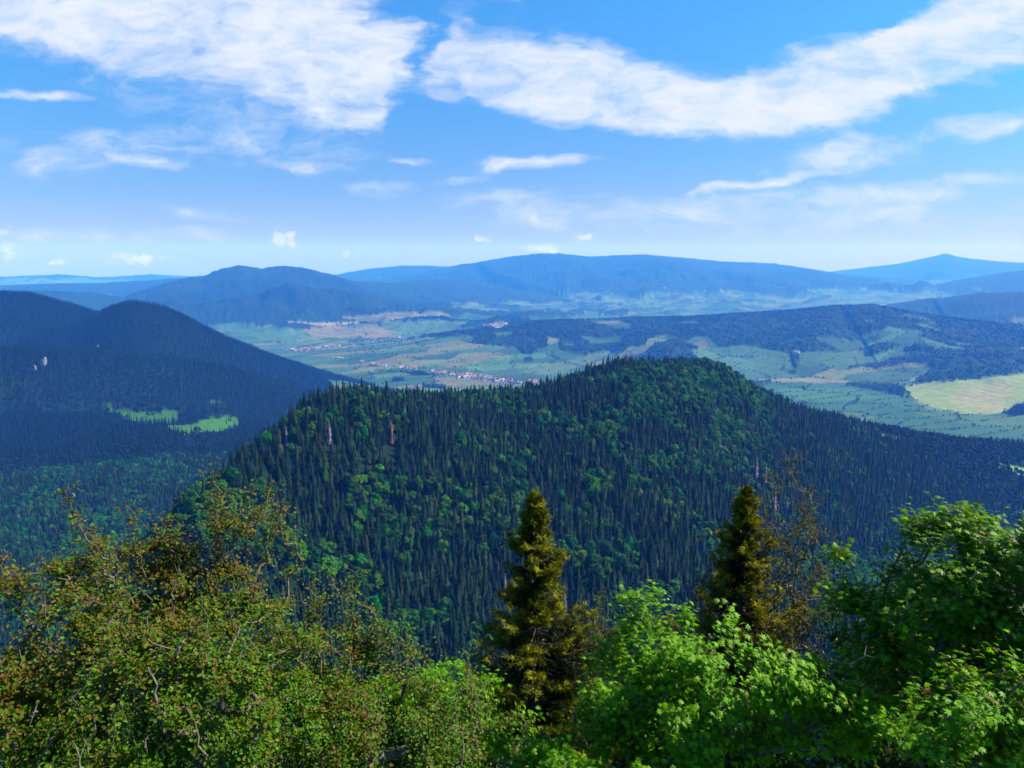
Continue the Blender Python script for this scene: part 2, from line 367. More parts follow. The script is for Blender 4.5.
FPOLY = [ # explicit parcels on the valley floor: polygon, albedo
 ([(700,372),(760,366),(800,376),(772,382),(740,384),(712,381)], (.10,.24,.13)),
 ([(690,350),(745,345),(790,352),(795,368),(742,370),(700,362)], (.12,.27,.14)),
 ([(800,352),(860,352),(880,362),(842,370),(800,366)], (.10,.22,.09)),
 ([(760,384),(800,382),(850,386),(905,396),(925,408),(960,418),(1024,424),(1024,446),(900,432),(820,416),(770,402)], (.07,.21,.075)),
 ([(775,388),(850,388),(885,398),(820,402),(790,399)], (.10,.28,.08)),
 ([(862,404),(925,411),(962,424),(880,415)], (.055,.17,.07)),
 ([(840,410),(880,417),(870,424),(845,418)], (.14,.28,.09)),
 ([(845,375),(900,368),(935,366),(925,376),(880,382),(850,381)], (.09,.20,.10)),
 (YEL, (.25,.32,.08)), (TANF, (.31,.31,.13)),
 ([(910,412),(960,414),(1010,417),(1060,410),(1060,436),(1000,428),(940,419)], (.12,.25,.07)),
 ([(758,379),(800,378),(850,381),(853,383),(800,381.5),(758,381)], (.42,.40,.30)),
 ([(620,378),(650,380),(640,384),(616,382)], (.3,.3,.2)),
 ([(298,330),(330,326),(372,327),(398,332),(380,338),(340,338),(312,336)], (.34,.32,.19)),
 ([(250,333),(276,328),(300,330),(310,337),(285,342),(262,341)], (.13,.30,.12)),
 ([(208,325),(240,322),(262,327),(250,333),(222,331)], (.12,.28,.12)),
 ([(284,321),(322,323),(360,322),(362,324),(322,326),(286,323)], (.45,.42,.28)),
 ([(380,322),(430,320),(470,322),(456,330),(412,334),(384,330)], (.13,.26,.12)),
 ([(340,318),(400,312),(440,312),(452,316),(412,318),(372,324)], (.28,.28,.15)),
 ([(440,362),(476,357),(498,352),(505,354),(474,364),(448,368)], (.24,.25,.12)),
 ([(520,372),(560,362),(600,352),(612,352),(585,366),(548,375)], (.16,.27,.12)),
 ([(486,326),(500,322),(512,324),(498,330)], (.55,.5,.42)),
]
WOODP = [[(845,383),(875,384),(905,387),(920,391),(922,396),(900,396),(868,391),(846,387)],
         [(930,376),(945,366),(975,360),(1010,359),(1060,361),(1060,374),(1000,375),(958,379)],
         [(700,386),(770,381),(772,384),(740,388),(706,389)],[(560,348),(640,342),(700,344),(690,350),(620,352),(570,356)],
         [(892,350),(930,346),(960,350),(930,355),(900,355)]]
def voro(x, y, cw, chh, seed):
    """long parcels: nearest cell seeds of a jittered lattice; returns cell hash and edge closeness"""
    X = x / cw; Y = y / chh; xi = np.floor(X); yi = np.floor(Y)
    b1 = np.full(x.shape, 9.); b2 = np.full(x.shape, 9.); hid = np.zeros(x.shape)
    for i in (-1, 0, 1):
        for j in (-1, 0, 1):
            a = (xi + i).astype(np.int64); b = (yi + j).astype(np.int64)
            h = (a * 73856093 ^ b * 19349663 ^ seed * 83492791) & 0xffffff
            jx = ((h * 7919) % 1000) / 1000; jy = ((h * 104729) % 1000) / 1000
            dd = (a + .15 + .7 * jx - X) ** 2 + (b + .15 + .7 * jy - Y) ** 2
            nb = dd < b1; b2 = np.where(nb, b1, np.minimum(b2, dd)); b1 = np.where(nb, dd, b1); hid = np.where(nb, (h % 997) / 997, hid)
    return hid, np.sqrt(b2) - np.sqrt(b1)
def cover(x, y, z, who):
    """albedo, forest mask"""
    px, py, dep = project(x, y, z); d = np.hypot(x, y)
    col = np.zeros((len(x), 3)); forest = np.zeros(len(x), bool)
    nz = fbm(x / 600, y / 600, 4, 44); nz2 = fbm(x / 160, y / 160, 3, 45)
    a = .45 + nz * .12; ca, sa = math.cos(.5), math.sin(.5)
    hid, edge = voro(x * ca + y * sa + 60 * nz2, -x * sa + y * ca, 330, 115, 3)
    pal = np.array([(.065,.18,.085),(.10,.26,.12),(.14,.31,.14),(.06,.14,.06),(.19,.32,.13),(.055,.15,.09),(.25,.27,.14),(.10,.22,.12),(.26,.32,.13),(.08,.19,.07)])
    col[:] = pal[(hid * 9.99).astype(int)]
    hedge = edge < .07
    far = d > 3000
    # woods on what rises
    rel = z
    thr = np.full(len(x), 150.)
    nmw = np.array([r[0] for r in RID] + ['', ''])
    nw = nmw[who]
    thr = np.where(nw == 'middle_hill', 95 + 60 * (px < 560), thr)
    thr = np.where(nw == 'long_mountain', 170, thr)
    thr = np.where(nw == 'twin_mountain', 90, thr)
    thr = np.where((nw == 'low_hill'), 110, thr)
    thr = np.where(np.isin(nw, ['foothill', 'left_mountain']), np.where(px > 325, 85, 5), thr)
    forest |= far & (rel + nz * 110 + nz2 * 70 > thr)
    # small woods and bushy strips on the floor
    forest |= far & (nz2 + .6 * nz > .62)
    for p in WOODP: forest |= far & in_poly(px + 3 * nz2, py + 1.2 * nz2, p)
    forest |= far & (px < 318) & (d < 4300)
    for p in (YEL,): hedge = hedge & ~in_poly(px, py, p)
    glade = (nw == 'middle_hill') & (fbm(x / 260, y / 260, 3, 71) > .33); forest &= ~glade
    for p, c in FPOLY:
        m = far & in_poly(px, py, p); col[m] = c; forest &= ~m
    m = far & in_poly(px, py, TANF)
    if m.any():
        s_ = np.sin((x[m] * .92 + y[m] * .38) / 9); col[m] *= (1 + .12 * s_)[:, None]
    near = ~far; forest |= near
    for p, c in MEADOW:
        m = (vnoise(x / 13, y / 13, 5) > .12) & in_poly(px + 5 * fbm(x / 70, y / 70, 3, 13), py + 2.5 * fbm(x / 60, y / 60, 3, 14), p) & (d > 1400) & (d < 3000); col[m] = c; forest &= ~m
    col *= (1 + .12 * nz2 + .10 * nz)[:, None]
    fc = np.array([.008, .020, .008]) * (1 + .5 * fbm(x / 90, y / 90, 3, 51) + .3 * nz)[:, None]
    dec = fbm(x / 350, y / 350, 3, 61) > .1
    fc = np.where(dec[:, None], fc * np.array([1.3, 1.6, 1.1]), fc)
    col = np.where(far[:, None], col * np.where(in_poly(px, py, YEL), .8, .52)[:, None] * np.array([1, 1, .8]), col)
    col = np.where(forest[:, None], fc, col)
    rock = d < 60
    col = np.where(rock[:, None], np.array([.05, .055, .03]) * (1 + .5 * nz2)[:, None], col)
    return np.clip(col, .004, 1), forest, hedge & ~forest & far

AZ = np.concatenate([np.linspace(-180, -46, 60, endpoint=False), np.linspace(-46, -37, 40, endpoint=False), np.linspace(-37, 37, 1250, endpoint=False),
                     np.linspace(37, 46, 40, endpoint=False), np.linspace(46, 180, 60, endpoint=False)])
RR = np.concatenate([np.linspace(0.5, 20, 26), np.geomspace(21, 600, 90), np.geomspace(605, 3000, 250)[:], 
                     1 / np.linspace(1 / 3010, 1 / 13000, 330), np.geomspace(13200, 33000, 110)])
aa, rr = np.meshgrid(np.radians(AZ), RR)
X = (np.sin(aa) * rr).ravel(); Y = (np.cos(aa) * rr).ravel()
Z, WHO = height(X, Y)
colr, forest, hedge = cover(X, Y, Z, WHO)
fz = forest & (rr.ravel() > 4300)          # far woods have a rough roof of their own
Z = Z + fz * (9 + 13 * fbm(X / 28, Y / 28, 2, 91) + 12 * fbm(X / 110, Y / 110, 3, 92))
nA, nR = len(AZ), len(RR)
i0 = (np.arange(nR - 1)[:, None] * nA + np.arange(nA)[None]).ravel(); i1 = (np.arange(nR - 1)[:, None] * nA + (np.arange(nA)[None] + 1) % nA).ravel()
faces = np.stack([i0, i1, i1 + nA, i0 + nA], 1)[:, ::-1]
gm, n, l = mat('ground_cover')
o_ = n.new('ShaderNodeOutputMaterial'); p_ = n.new('ShaderNodeBsdfPrincipled'); p_.inputs['Roughness'].default_value = .95; p_.inputs['Specular IOR Level'].default_value = .1
at_ = n.new('ShaderNodeAttribute'); at_.attribute_name = 'tint'
ge = n.new('ShaderNodeNewGeometry'); nt = n.new('ShaderNodeTexNoise'); nt.inputs['Scale'].default_value = .03; nt.inputs['Detail'].default_value = 8; nt.inputs['Roughness'].default_value = .65
l.new(ge.outputs['Position'], nt.inputs['Vector'])
mr_ = n.new('ShaderNodeMapRange'); mr_.inputs['From Min'].default_value = .25; mr_.inputs['From Max'].default_value = .75; mr_.inputs['To Min'].default_value = .46; mr_.inputs['To Max'].default_value = 1.0
l.new(nt.outputs['Fac'], mr_.inputs['Value'])
mm = n.new('ShaderNodeVectorMath'); mm.operation = 'SCALE'; l.new(at_.outputs['Color'], mm.inputs[0]); l.new(mr_.outputs[0], mm.inputs['Scale'])
l.new(mm.outputs[0], p_.inputs['Base Color']); l.new(p_.outputs[0], o_.inputs[0])
# one continuous sheet, split where one landform ends and the next begins
NM = {'foothill': 'foothill', 'left_mountain': 'mountain', 'low_hill': 'low_hills', 'far_hill': 'far_hills', 'twin_mountain': 'twin_peak_mountain',
      'long_mountain': 'long_mountain', 'distant_mountain': 'distant_mountain', 'middle_hill': 'middle_hill'}
fw = WHO[faces[:, 0]]; keys = np.array([('valley_floor' if k == -1 else 'hillside' if k == -2 else NM[RID[k][0]]) for k in range(-2, len(RID))])
fk = keys[fw + 2]
VV = np.stack([X, Y, Z], 1)
LBL = {'hillside': 'forested ridge and slopes below the lookout', 'valley_floor': 'patchwork valley of fields and meadows between the hills', 'foothill': 'dark forested foothill in front of the left mountain',
 'mountain': 'dark forested mountain with cone peak at left', 'low_hills': 'low hazy hills rising from the far valley', 'far_hills': 'pale blue hills on the horizon',
 'twin_peak_mountain': 'blue mountain with two peaks behind the valley', 'long_mountain': 'long blue mountain ridge across the horizon', 'distant_mountain': 'palest mountain far at right on the horizon',
 'middle_hill': 'wooded hill with meadow slopes beyond the near forested ridge'}
for k in sorted(set(fk)):
    fs = faces[fk == k]; used, inv = np.unique(fs, return_inverse=True)
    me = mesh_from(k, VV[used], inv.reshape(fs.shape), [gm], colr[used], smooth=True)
    tag(link(k, me), LBL.get(k), kind='structure')

# ------------------------------------------------------------------ haze
def haze():
    s = 34000; lo, hi = -190.0, CZ + 500
    v_ = [(x, y, z) for z in (lo, hi) for x, y in ((-s, -s), (s, -s), (s, s), (-s, s))]
    f = [(0, 3, 2, 1), (4, 5, 6, 7), (0, 1, 5, 4), (1, 2, 6, 5), (2, 3, 7, 6), (3, 0, 4, 7)]
    m, n, l = mat('blue_air'); o = n.new('ShaderNodeOutputMaterial'); p = n.new('ShaderNodeVolumePrincipled')
    p.inputs['Density'].default_value = 8.8e-5; p.inputs['Color'].default_value = (0.05, 0.27, 1.0, 1); p.inputs['Absorption Color'].default_value = (1, 1, 1, 1); p.inputs['Anisotropy'].default_value = 0
    l.new(p.outputs[0], o.inputs['Volume'])
    tag(link('haze', mesh_from('haze', np.array(v_, float), np.array(f), [m])), 'blue summer haze filling the valley air', kind='stuff')
haze()

# ------------------------------------------------------------------ forest tree meshes
M_SPR = foliage('spruce_needles', .5, .02, .0, .8, spec=.04)
M_BRO = foliage('broad_leaves', .30, .035, .25, .6, spec=.1)
M_DEAD = foliage('dead_needles', .1, .01, .0, .8)
def spruce_mesh(name, seed, h=24., r=3.4, tiers=17, nb=9, col=(.028, .058, .022), ragged=.35, core=True, m=None):
    g = np.random.default_rng(seed); V = []; T = []; C = []
    c0 = np.array(col)
    for k in range(tiers):
        t_ = (k + .3) / tiers; z = h * (.08 + .90 * t_); rad = r * (1 - t_) ** .66 * g.uniform(1 - ragged, 1.05) + .15
        a0 = g.uniform(0, 6.3); n = max(5, int(nb * (1 - .45 * t_)))
        for j in range(n):
            a = a0 + j * 6.283 / n + g.uniform(-.25, .25); L = rad * g.uniform(.6, 1.2); w = rad * .36 + .12; dr = L * g.uniform(.15, .5)
            dx, dy = math.cos(a), math.sin(a); b = len(V)
            th = h / tiers * .9
            V += [(0, 0, z + th), (dx * L * .55 - dy * w, dy * L * .55 + dx * w, z - dr * .35), (dx * L, dy * L, z - dr), (dx * L * .55 + dy * w, dy * L * .55 - dx * w, z - dr * .35), (dx * L * .5, dy * L * .5, z + th * .25)]
            T += [(b, b + 1, b + 4), (b + 1, b + 2, b + 4), (b + 2, b + 3, b + 4), (b + 3, b, b + 4)]
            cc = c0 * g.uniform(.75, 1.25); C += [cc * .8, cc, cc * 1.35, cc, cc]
    if core:
        b = len(V); n = 7
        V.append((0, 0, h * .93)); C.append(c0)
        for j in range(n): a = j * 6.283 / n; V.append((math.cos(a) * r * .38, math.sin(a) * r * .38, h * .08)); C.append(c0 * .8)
        T += [(b, b + 1 + j, b + 1 + (j + 1) % n) for j in range(n)]
    b = len(V); V += [(.05, 0, h * .99), (-.1, .1, h * .93), (-.1, -.1, h * .93), (.15, 0, h * .93)]; T += [(b, b + 1, b + 2), (b, b + 2, b + 3), (b, b + 3, b + 1)]; C += [c0 * 1.3] * 4
    nt_ = len(T)
    b = len(V); rt = h * .013 + .08
    for z, s in ((-1.5, 1), (h * .2, .8)):
        for j in range(5): a = j * 1.2566; V.append((math.cos(a) * rt * s, math.sin(a) * rt * s, z)); C.append((.09, .07, .055))
    T += [(b + j, b + (j + 1) % 5, b + 5 + j) for j in range(5)] + [(b + (j + 1) % 5, b + 5 + (j + 1) % 5, b + 5 + j) for j in range(5)]
    return mesh_from(name, np.array(V), np.array(T), [m or M_SPR], np.array(C))
def ico(sub=1):
    p = (1 + 5 ** .5) / 2
    V = [(-1, p, 0), (1, p, 0), (-1, -p, 0), (1, -p, 0), (0, -1, p), (0, 1, p), (0, -1, -p), (0, 1, -p), (p, 0, -1), (p, 0, 1), (-p, 0, -1), (-p, 0, 1)]
    Fc = [(0,11,5),(0,5,1),(0,1,7),(0,7,10),(0,10,11),(1,5,9),(5,11,4),(11,10,2),(10,7,6),(7,1,8),(3,9,4),(3,4,2),(3,2,6),(3,6,8),(3,8,9),(4,9,5),(2,4,11),(6,2,10),(8,6,7),(9,8,1)]
    V = [np.array(v_) / np.linalg.norm(v_) for v_ in V]
    for _ in range(sub):
        c = {}; nf = []
        def md(a, b):
            k = (min(a, b), max(a, b))
            if k not in c: q = V[a] + V[b]; V.append(q / np.linalg.norm(q)); c[k] = len(V) - 1
            return c[k]
        for a, b, d in Fc: e, f, g = md(a, b), md(b, d), md(d, a); nf += [(a, e, g), (b, f, e), (d, g, f), (e, f, g)]
        Fc = nf
    return np.array(V), np.array(Fc)
ICO = ico(1); ICO0 = ico(0)
def broad_mesh(name, seed, h=17., r=5.2, lobes=7, q=420, size=.85, col=(.05, .12, .028)):
    g = np.random.default_rng(seed); V = []; T = []; C = []; nv = 0
    cs = [((0, 0, h * .66), r * .62)] + [((math.cos(a) * r * .5 * g.uniform(.7, 1.2), math.sin(a) * r * .5 * g.uniform(.7, 1.2), h * g.uniform(.42, .78)), r * g.uniform(.36, .52)) for a in np.linspace(0, 6.28, lobes, endpoint=False)]
    cs.append(((g.uniform(-.6, .6), g.uniform(-.6, .6), h * .83), r * .4))
    col = np.array(col)
    for c, rad in cs:
        iv, it = ICO; jit = 1 + g.uniform(-.2, .12, (len(iv), 1)); P = iv * rad * .86 * jit * np.array([1, 1, 1.05]) + np.array(c)
        V.append(P); T.append(it + nv); C.append(np.tile(col * .9, (len(P), 1))); nv += len(P)
        k = max(8, int(q / len(cs)))
        dirs = g.normal(size=(k, 3)); dirs[:, 2] = np.where(dirs[:, 2] < -.3, -dirs[:, 2], dirs[:, 2]); dirs /= np.linalg.norm(dirs, axis=1)[:, None]
        ctr = dirs * rad * g.uniform(.82, 1.16, (k, 1)) + np.array(c)
        nrm = dirs + g.normal(size=(k, 3)) * .55; nrm /= np.linalg.norm(nrm, axis=1)[:, None]
        t1 = np.cross(nrm, g.normal(size=(k, 3))); t1 /= np.linalg.norm(t1, axis=1)[:, None]; t2 = np.cross(nrm, t1)
        s = size * g.uniform(.5, 1.1, (k, 1))
        Q = np.stack([ctr + t1 * s, ctr + t2 * s * .8, ctr - t1 * s, ctr - t2 * s * .8], 1).reshape(-1, 3)
        Q += g.normal(size=Q.shape) * .12
        V.append(Q); b = nv + np.arange(k)[:, None] * 4; T.append(np.concatenate([b + [0, 1, 2], b + [0, 2, 3]])); nv += len(Q)
        C.append(np.repeat(col * g.uniform(.7, 1.45, (k, 1)), 4, 0))
    rt = .28; P = []
    for z, s in ((-1.5, 1), (h * .6, .4)):
        P += [(math.cos(j * 1.2566) * rt * s, math.sin(j * 1.2566) * rt * s, z) for j in range(5)]
    V.append(np.array(P)); C.append(np.tile([.10, .085, .07], (10, 1)))
    T.append(np.array([(nv + j, nv + (j + 1) % 5, nv + 5 + j) for j in range(5)] + [(nv + (j + 1) % 5, nv + 5 + (j + 1) % 5, nv + 5 + j) for j in range(5)]))
    return mesh_from(name, np.concatenate(V), np.concatenate(T), [M_BRO], np.concatenate(C))
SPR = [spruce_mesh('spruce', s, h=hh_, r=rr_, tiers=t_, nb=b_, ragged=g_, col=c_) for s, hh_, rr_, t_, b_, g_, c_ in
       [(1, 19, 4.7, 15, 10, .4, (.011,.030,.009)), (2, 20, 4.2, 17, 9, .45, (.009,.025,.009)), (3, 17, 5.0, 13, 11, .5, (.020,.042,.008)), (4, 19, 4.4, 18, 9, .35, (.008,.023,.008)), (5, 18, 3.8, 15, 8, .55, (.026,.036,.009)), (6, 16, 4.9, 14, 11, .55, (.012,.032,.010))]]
BRO = [broad_mesh('broadleaf_tree', 11 + i, h=h_, r=r_, lobes=l_, q=q_, col=c_) for i, (h_, r_, l_, q_, c_) in enumerate(
       [(16, 4.9, 8, 620, (.036,.145,.008)), (15, 4.8, 6, 560, (.056,.18,.008)), (18, 5.4, 9, 700, (.022,.098,.008)), (13, 4.4, 5, 480, (.082,.21,.008))])]
SPR_L = [spruce_mesh('spruce_far', 30 + s, h=20, r=4.3, tiers=6, nb=6, ragged=.45, col=c_) for s, c_ in enumerate([(.006,.015,.006), (.005,.012,.006), (.008,.018,.006)])]
BRO_L = [broad_mesh('broadleaf_far', 40 + s, h=15, r=5.4, lobes=3, q=60, size=1.5, col=c_) for s, c_ in enumerate([(.010,.038,.007), (.008,.026,.006)])]
DEAD_R = spruce_mesh('red_dead', 61, h=24, r=3.4, tiers=16, nb=8, ragged=.5, col=(.32,.10,.08), core=False, m=M_DEAD)
DEAD_G = spruce_mesh('grey_dead', 62, h=24, r=3.2, tiers=16, nb=6, ragged=.6, col=(.24,.18,.23), core=False, m=M_DEAD)

def jitter_grid(d0, d1, az0, az1, sp):
    gx = np.arange(-d1, d1, sp); gy = np.arange(-200, d1, sp)
    x, y = np.meshgrid(gx, gy); x = x.ravel() + rng.uniform(-.45, .45, x.size) * sp; y = y.ravel() + rng.uniform(-.45, .45, y.size) * sp
    d = np.hypot(x, y); a = np.degrees(np.arctan2(x, y)); m = (d > d0) & (d < d1) & (a > az0) & (a < az1)
    return x[m], y[m]
NEAR_MAX = 1750.
tx_, ty_ = jitter_grid(95, NEAR_MAX, -40, 40, 5.3)
keep = rng.uniform(size=len(tx_)) < .93; tx_, ty_ = tx_[keep], ty_[keep]
tz_, tw_ = height(tx_, ty_); _, fo, _ = cover(tx_, ty_, tz_, tw_); tx_, ty_, tz_ = tx_[fo], ty_[fo], tz_[fo]
px_, py_, dp_ = project(tx_, ty_, tz_)
# where the broadleaves gather on the ridge (centre, radii, strength)
BB = [(705,395,62,30,.95),(740,440,45,28,.7),(650,385,50,16,.75),(610,430,30,30,.5),(480,520,70,25,.55),(330,500,60,28,.55),(240,520,70,45,.7),(320,450,30,20,.45),
      (640,500,60,25,.5),(560,470,40,20,.35),(680,470,40,25,.45),(400,470,20,12,.4),(620,565,40,22,.6),(500,560,30,18,.4),(860,575,90,16,.9),(590,520,30,18,.5),(300,430,26,16,.4),(250,560,90,30,.5),(700,540,25,12,.3),(360,540,40,20,.5),(760,400,18,12,.4)]
pb = np.full(len(tx_), .05)
for cx, cy_, rx, ry, s in BB: pb = np.maximum(pb, s * np.exp(-(((px_ - cx) / rx) ** 2 + ((py_ - cy_) / ry) ** 2)))
cln = fbm(tx_ / 38, ty_ / 38, 3, 77); pb = np.clip(pb * 1.45 + .02 + cln * 1.2, 0, .97)
pb = np.where((px_ < 420) & (py_ < 475) & (px_ > 200), pb * .45, pb)
pb = np.where((px_ > 770) & (py_ < 560), pb * .35, pb)
pb = np.where(px_ < 170, np.clip(.3 + cln, 0, 1), pb)
isb = rng.uniform(size=len(tx_)) < pb
sc_ = np.where(isb, rng.uniform(.42, 1.15, len(tx_)), np.clip(rng.normal(.88, .24, len(tx_)), .35, 1.4))
wood_var = 1 + .18 * fbm(tx_ / 60, ty_ / 60, 2, 99); sc_ = sc_ * wood_var
# keep the forest roof of the steep near slope under the line of sight
lim = ty_ * 0 + np.inf
topz = (700 - 0.445 * np.hypot(tx_, ty_)) - tz_; nearm = np.hypot(tx_, ty_) < 420
sc_ = np.where(nearm, np.minimum(sc_, np.clip(topz / 24, .25, 2)), sc_)
rot_ = rng.uniform(0, 6.28, len(tx_)); var_ = rng.integers(0, 1000, len(tx_))
# visibility: fill a picture-sized grid from the nearest tree to the farthest
occ = np.zeros((768, 1024), bool)
FGX = [0,30,60,90,130,180,215,250,290,320,350,380,420,470,490,520,535,560,590,620,660,720,740,760,800,830,850,880,905,935,1023]
FGY = [575,560,520,540,520,520,500,520,560,600,585,640,660,680,600,530,500,560,620,620,592,600,520,500,560,620,570,535,510,498,512]
fgy = np.interp(np.arange(1024), FGX, FGY)
for c in range(1024): occ[int(fgy[c]):, c] = True
h_ = np.where(isb, 16, 20) * sc_
x0, ytop, dpt = project(tx_, ty_, tz_ + h_); w_ = np.where(isb, 5, 3.6) * sc_ / dpt * F
order = np.argsort(np.hypot(tx_, ty_)); vis = np.zeros(len(tx_), int)
for i in order:
    a, b = int(x0[i] - w_[i]), int(x0[i] + w_[i]) + 1; c, d = int(ytop[i]), int(py_[i]) + 1
    if b < 0 or a > 1023 or c > 767 or d < 0: continue
    a, b, c, d = max(a, 0), min(b, 1024), max(c, 0), min(d, 768)
    s = occ[c:d, a:b]; n_free = s.size - s.sum()
    if n_free:
        if isb[i]: vis[i] = n_free * .8; s[:] = True
        else:
            vis[i] = n_free * .5; k = (d - c); 
            m_ = a + (b - a) // 4; s[k // 4:, :] = True; s[:, (b - a) // 4: max(1, (b - a) * 3 // 4)] = True
# single trees that stand out
def on_ground(px, py, d0, d1):
    """first ground point along a pixel's ray"""
    ds = np.linspace(d0, d1, 900); P = at(px, py, ds); g, _ = height(P[0], P[1])
    k = np.nonzero(P[2] <= g)[0]
    k = k[0] if len(k) else 899
    return float(P[0][k]), float(P[1][k]), float(g[k])
STAND = [('dead_spruce', DEAD_R, 392, 446, 1.0, 'rust red dead spruce among green spruces on the left shoulder of the ridge', 'dead tree'),
 ('dead_spruce', DEAD_G, 330, 446, .95, 'grey leafless dead spruce at the left end of the forested ridge', 'dead tree'),
 ('dead_spruce', DEAD_G, 287, 448, .8, 'pale grey dead treetop lowest on the left shoulder of the ridge', 'dead tree'),
 ('dead_spruce', DEAD_G, 405, 424, .9, 'grey dead spruce behind and right of the rust red one', 'dead tree'),
 ('dead_spruce', DEAD_G, 756, 478, 1.25, 'lilac grey dead spruce highest of the bare ones on the right flank', 'dead tree'),
 ('dead_spruce', DEAD_G, 765, 486, 1.2, 'lilac grey dead spruce standing close beside the highest bare one', 'dead tree'),
 ('dead_spruce', DEAD_G, 774, 512, 1.3, 'lilac grey dead spruce just above the left golden treetop', 'dead tree'),
 ('dead_spruce', DEAD_G, 786, 518, 1.15, 'lilac grey dead spruce behind the thin twiggy tree', 'dead tree'),
 ('dead_spruce', DEAD_G, 505, 600, .9, 'slim grey dead spruce left of the large golden conifer', 'dead tree'),
 ('dead_spruce', DEAD_G, 565, 618, .8, 'slim grey dead spruce right of the large golden conifer', 'dead tree')]
taken = np.zeros(len(tx_), bool)
for nm, me, px, py, s, lb, ct in STAND:
    x, y, z = on_ground(px, py, 380, 1500)
    taken |= (np.hypot(tx_ - x, ty_ - y) < 4.5)
    taken |= (np.hypot(tx_ - x, ty_ - y) < 34) & (np.abs(px_ - px) < 8) & (np.hypot(tx_, ty_) < math.hypot(x, y)) & (rng.uniform(size=len(tx_)) < .85)
    o = link(nm, me, (x, y, z), rotz=random.uniform(0, 6)); o.scale = (s, s, s); tag(o, lb, ct)
def zone(px, py, d):
    if px < 200: return 'low at the left below the ridge'
    if py > 520 and px < 480: return 'on the lower slope behind the leafy bushes at left'
    if py > 520 and px < 740: return 'at the foot of the ridge beside the golden conifers'
    if px >= 780: return 'on the shaded flank falling to the right'
    if px < 420: return 'on the left shoulder of the near forested ridge'
    if py < 440 and px > 560: return 'near the summit of the near forested ridge'
    return 'in the middle of the near forested ridge'
single = np.zeros(len(tx_), bool)
for b_, nm, var, lb, gp in ((False, 'spruce_tree', SPR, 'narrow dark green spruce ', 'spruces of the forested ridge'), (True, 'broadleaf_tree', BRO, 'rounded bright green broadleaf tree ', 'broadleaf trees of the forested ridge')):
    cand = np.nonzero((isb == b_) & (vis > 6) & ~taken)[0]; cand = cand[np.argsort(-vis[cand])][:300]
    single[cand] = True
    for i in cand:
        o = link(nm, var[var_[i] % len(var)], (tx_[i], ty_[i], tz_[i]), rotz=rot_[i]); s = sc_[i]; o.scale = (s, s, s)
        tag(o, lb + zone(px_[i], py_[i], 0), 'spruce' if not b_ else 'tree', gp)
# the rest of the wood: instanced
def scatter(name, pts, rot, sc, idx, variants, label, group=None):
    me = bpy.data.meshes.new(name); me.vertices.add(len(pts)); me.vertices.foreach_set('co', np.asarray(pts, np.float32).ravel())
    a = me.attributes.new('rot', 'FLOAT_VECTOR', 'POINT'); rv = np.zeros((len(pts), 3), np.float32); rv[:, 2] = rot; a.data.foreach_set('vector', rv.ravel())
    a = me.attributes.new('scl', 'FLOAT', 'POINT'); a.data.foreach_set('value', np.asarray(sc, np.float32))
    a = me.attributes.new('idx', 'INT', 'POINT'); a.data.foreach_set('value', np.asarray(idx, np.int32))
    o = link(name, me); tag(o, label, kind='stuff')
    c = bpy.data.collections.new(name + '_kinds')
    for k, vm in enumerate(variants): c.objects.link(bpy.data.objects.new('%s_kind_%02d' % (name, k), vm))
    ng = bpy.data.node_groups.new(name, 'GeometryNodeTree')
    ng.interface.new_socket('Geometry', in_out='INPUT', socket_type='NodeSocketGeometry'); ng.interface.new_socket('Geometry', in_out='OUTPUT', socket_type='NodeSocketGeometry')
    N = ng.nodes; L = ng.links; gi = N.new('NodeGroupInput'); go = N.new('NodeGroupOutput'); ip = N.new('GeometryNodeInstanceOnPoints')
    ci = N.new('GeometryNodeCollectionInfo'); ci.inputs['Collection'].default_value = c; ci.inputs['Separate Children'].default_value = True; ci.inputs['Reset Children'].default_value = True
    L.new(gi.outputs[0], ip.inputs['Points']); L.new(ci.outputs[0], ip.inputs['Instance']); ip.inputs['Pick Instance'].default_value = True
    for nm, ty, so in (('rot', 'FLOAT_VECTOR', 'Rotation'), ('scl', 'FLOAT', 'Scale'), ('idx', 'INT', 'Instance Index')):
        na = N.new('GeometryNodeInputNamedAttribute'); na.data_type = ty; na.inputs['Name'].default_value = nm
        L.new(na.outputs['Attribute'], ip.inputs[so])
    L.new(ip.outputs[0], go.inputs[0])
    md = o.modifiers.new('scatter', 'NODES'); md.node_group = ng
    return o
rest = ~single & ~taken
pts = np.stack([tx_, ty_, tz_], 1)
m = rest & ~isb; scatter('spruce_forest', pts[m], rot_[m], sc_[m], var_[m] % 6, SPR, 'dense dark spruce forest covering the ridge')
m = rest & isb; scatter('broadleaf_forest', pts[m], rot_[m], sc_[m], var_[m] % 4, BRO, 'bright green broadleaf woods mixed into the spruce forest')
# farther woods
fx, fy = jitter_grid(NEAR_MAX, 4400, -39, 39, 9.0)
fzv, fwv = height(fx, fy); _, fo, hd = cover(fx, fy, fzv, fwv)
hsel = hd & (rng.uniform(size=len(fx)) < .55)
sel = (fo | hsel); hfl = hsel[sel]; fx, fy, fzv = fx[sel], fy[sel], fzv[sel]
g2x, g2y = jitter_grid(4400, 7600, -12, 38, 17.0)
g2z, g2w = height(g2x, g2y); _, fo2, hd2 = cover(g2x, g2y, g2z, g2w); s2 = (fo2 & (rng.uniform(size=len(g2x)) < .8)) | (hd2 & (rng.uniform(size=len(g2x)) < .85)); hfl = np.concatenate([hfl, (hd2 & ~fo2)[s2]])
fx = np.concatenate([fx, g2x[s2]]); fy = np.concatenate([fy, g2y[s2]]); fzv = np.concatenate([fzv, g2z[s2]])
dd = np.hypot(fx, fy); mixn = fbm(fx / 240, fy / 240, 3, 61)
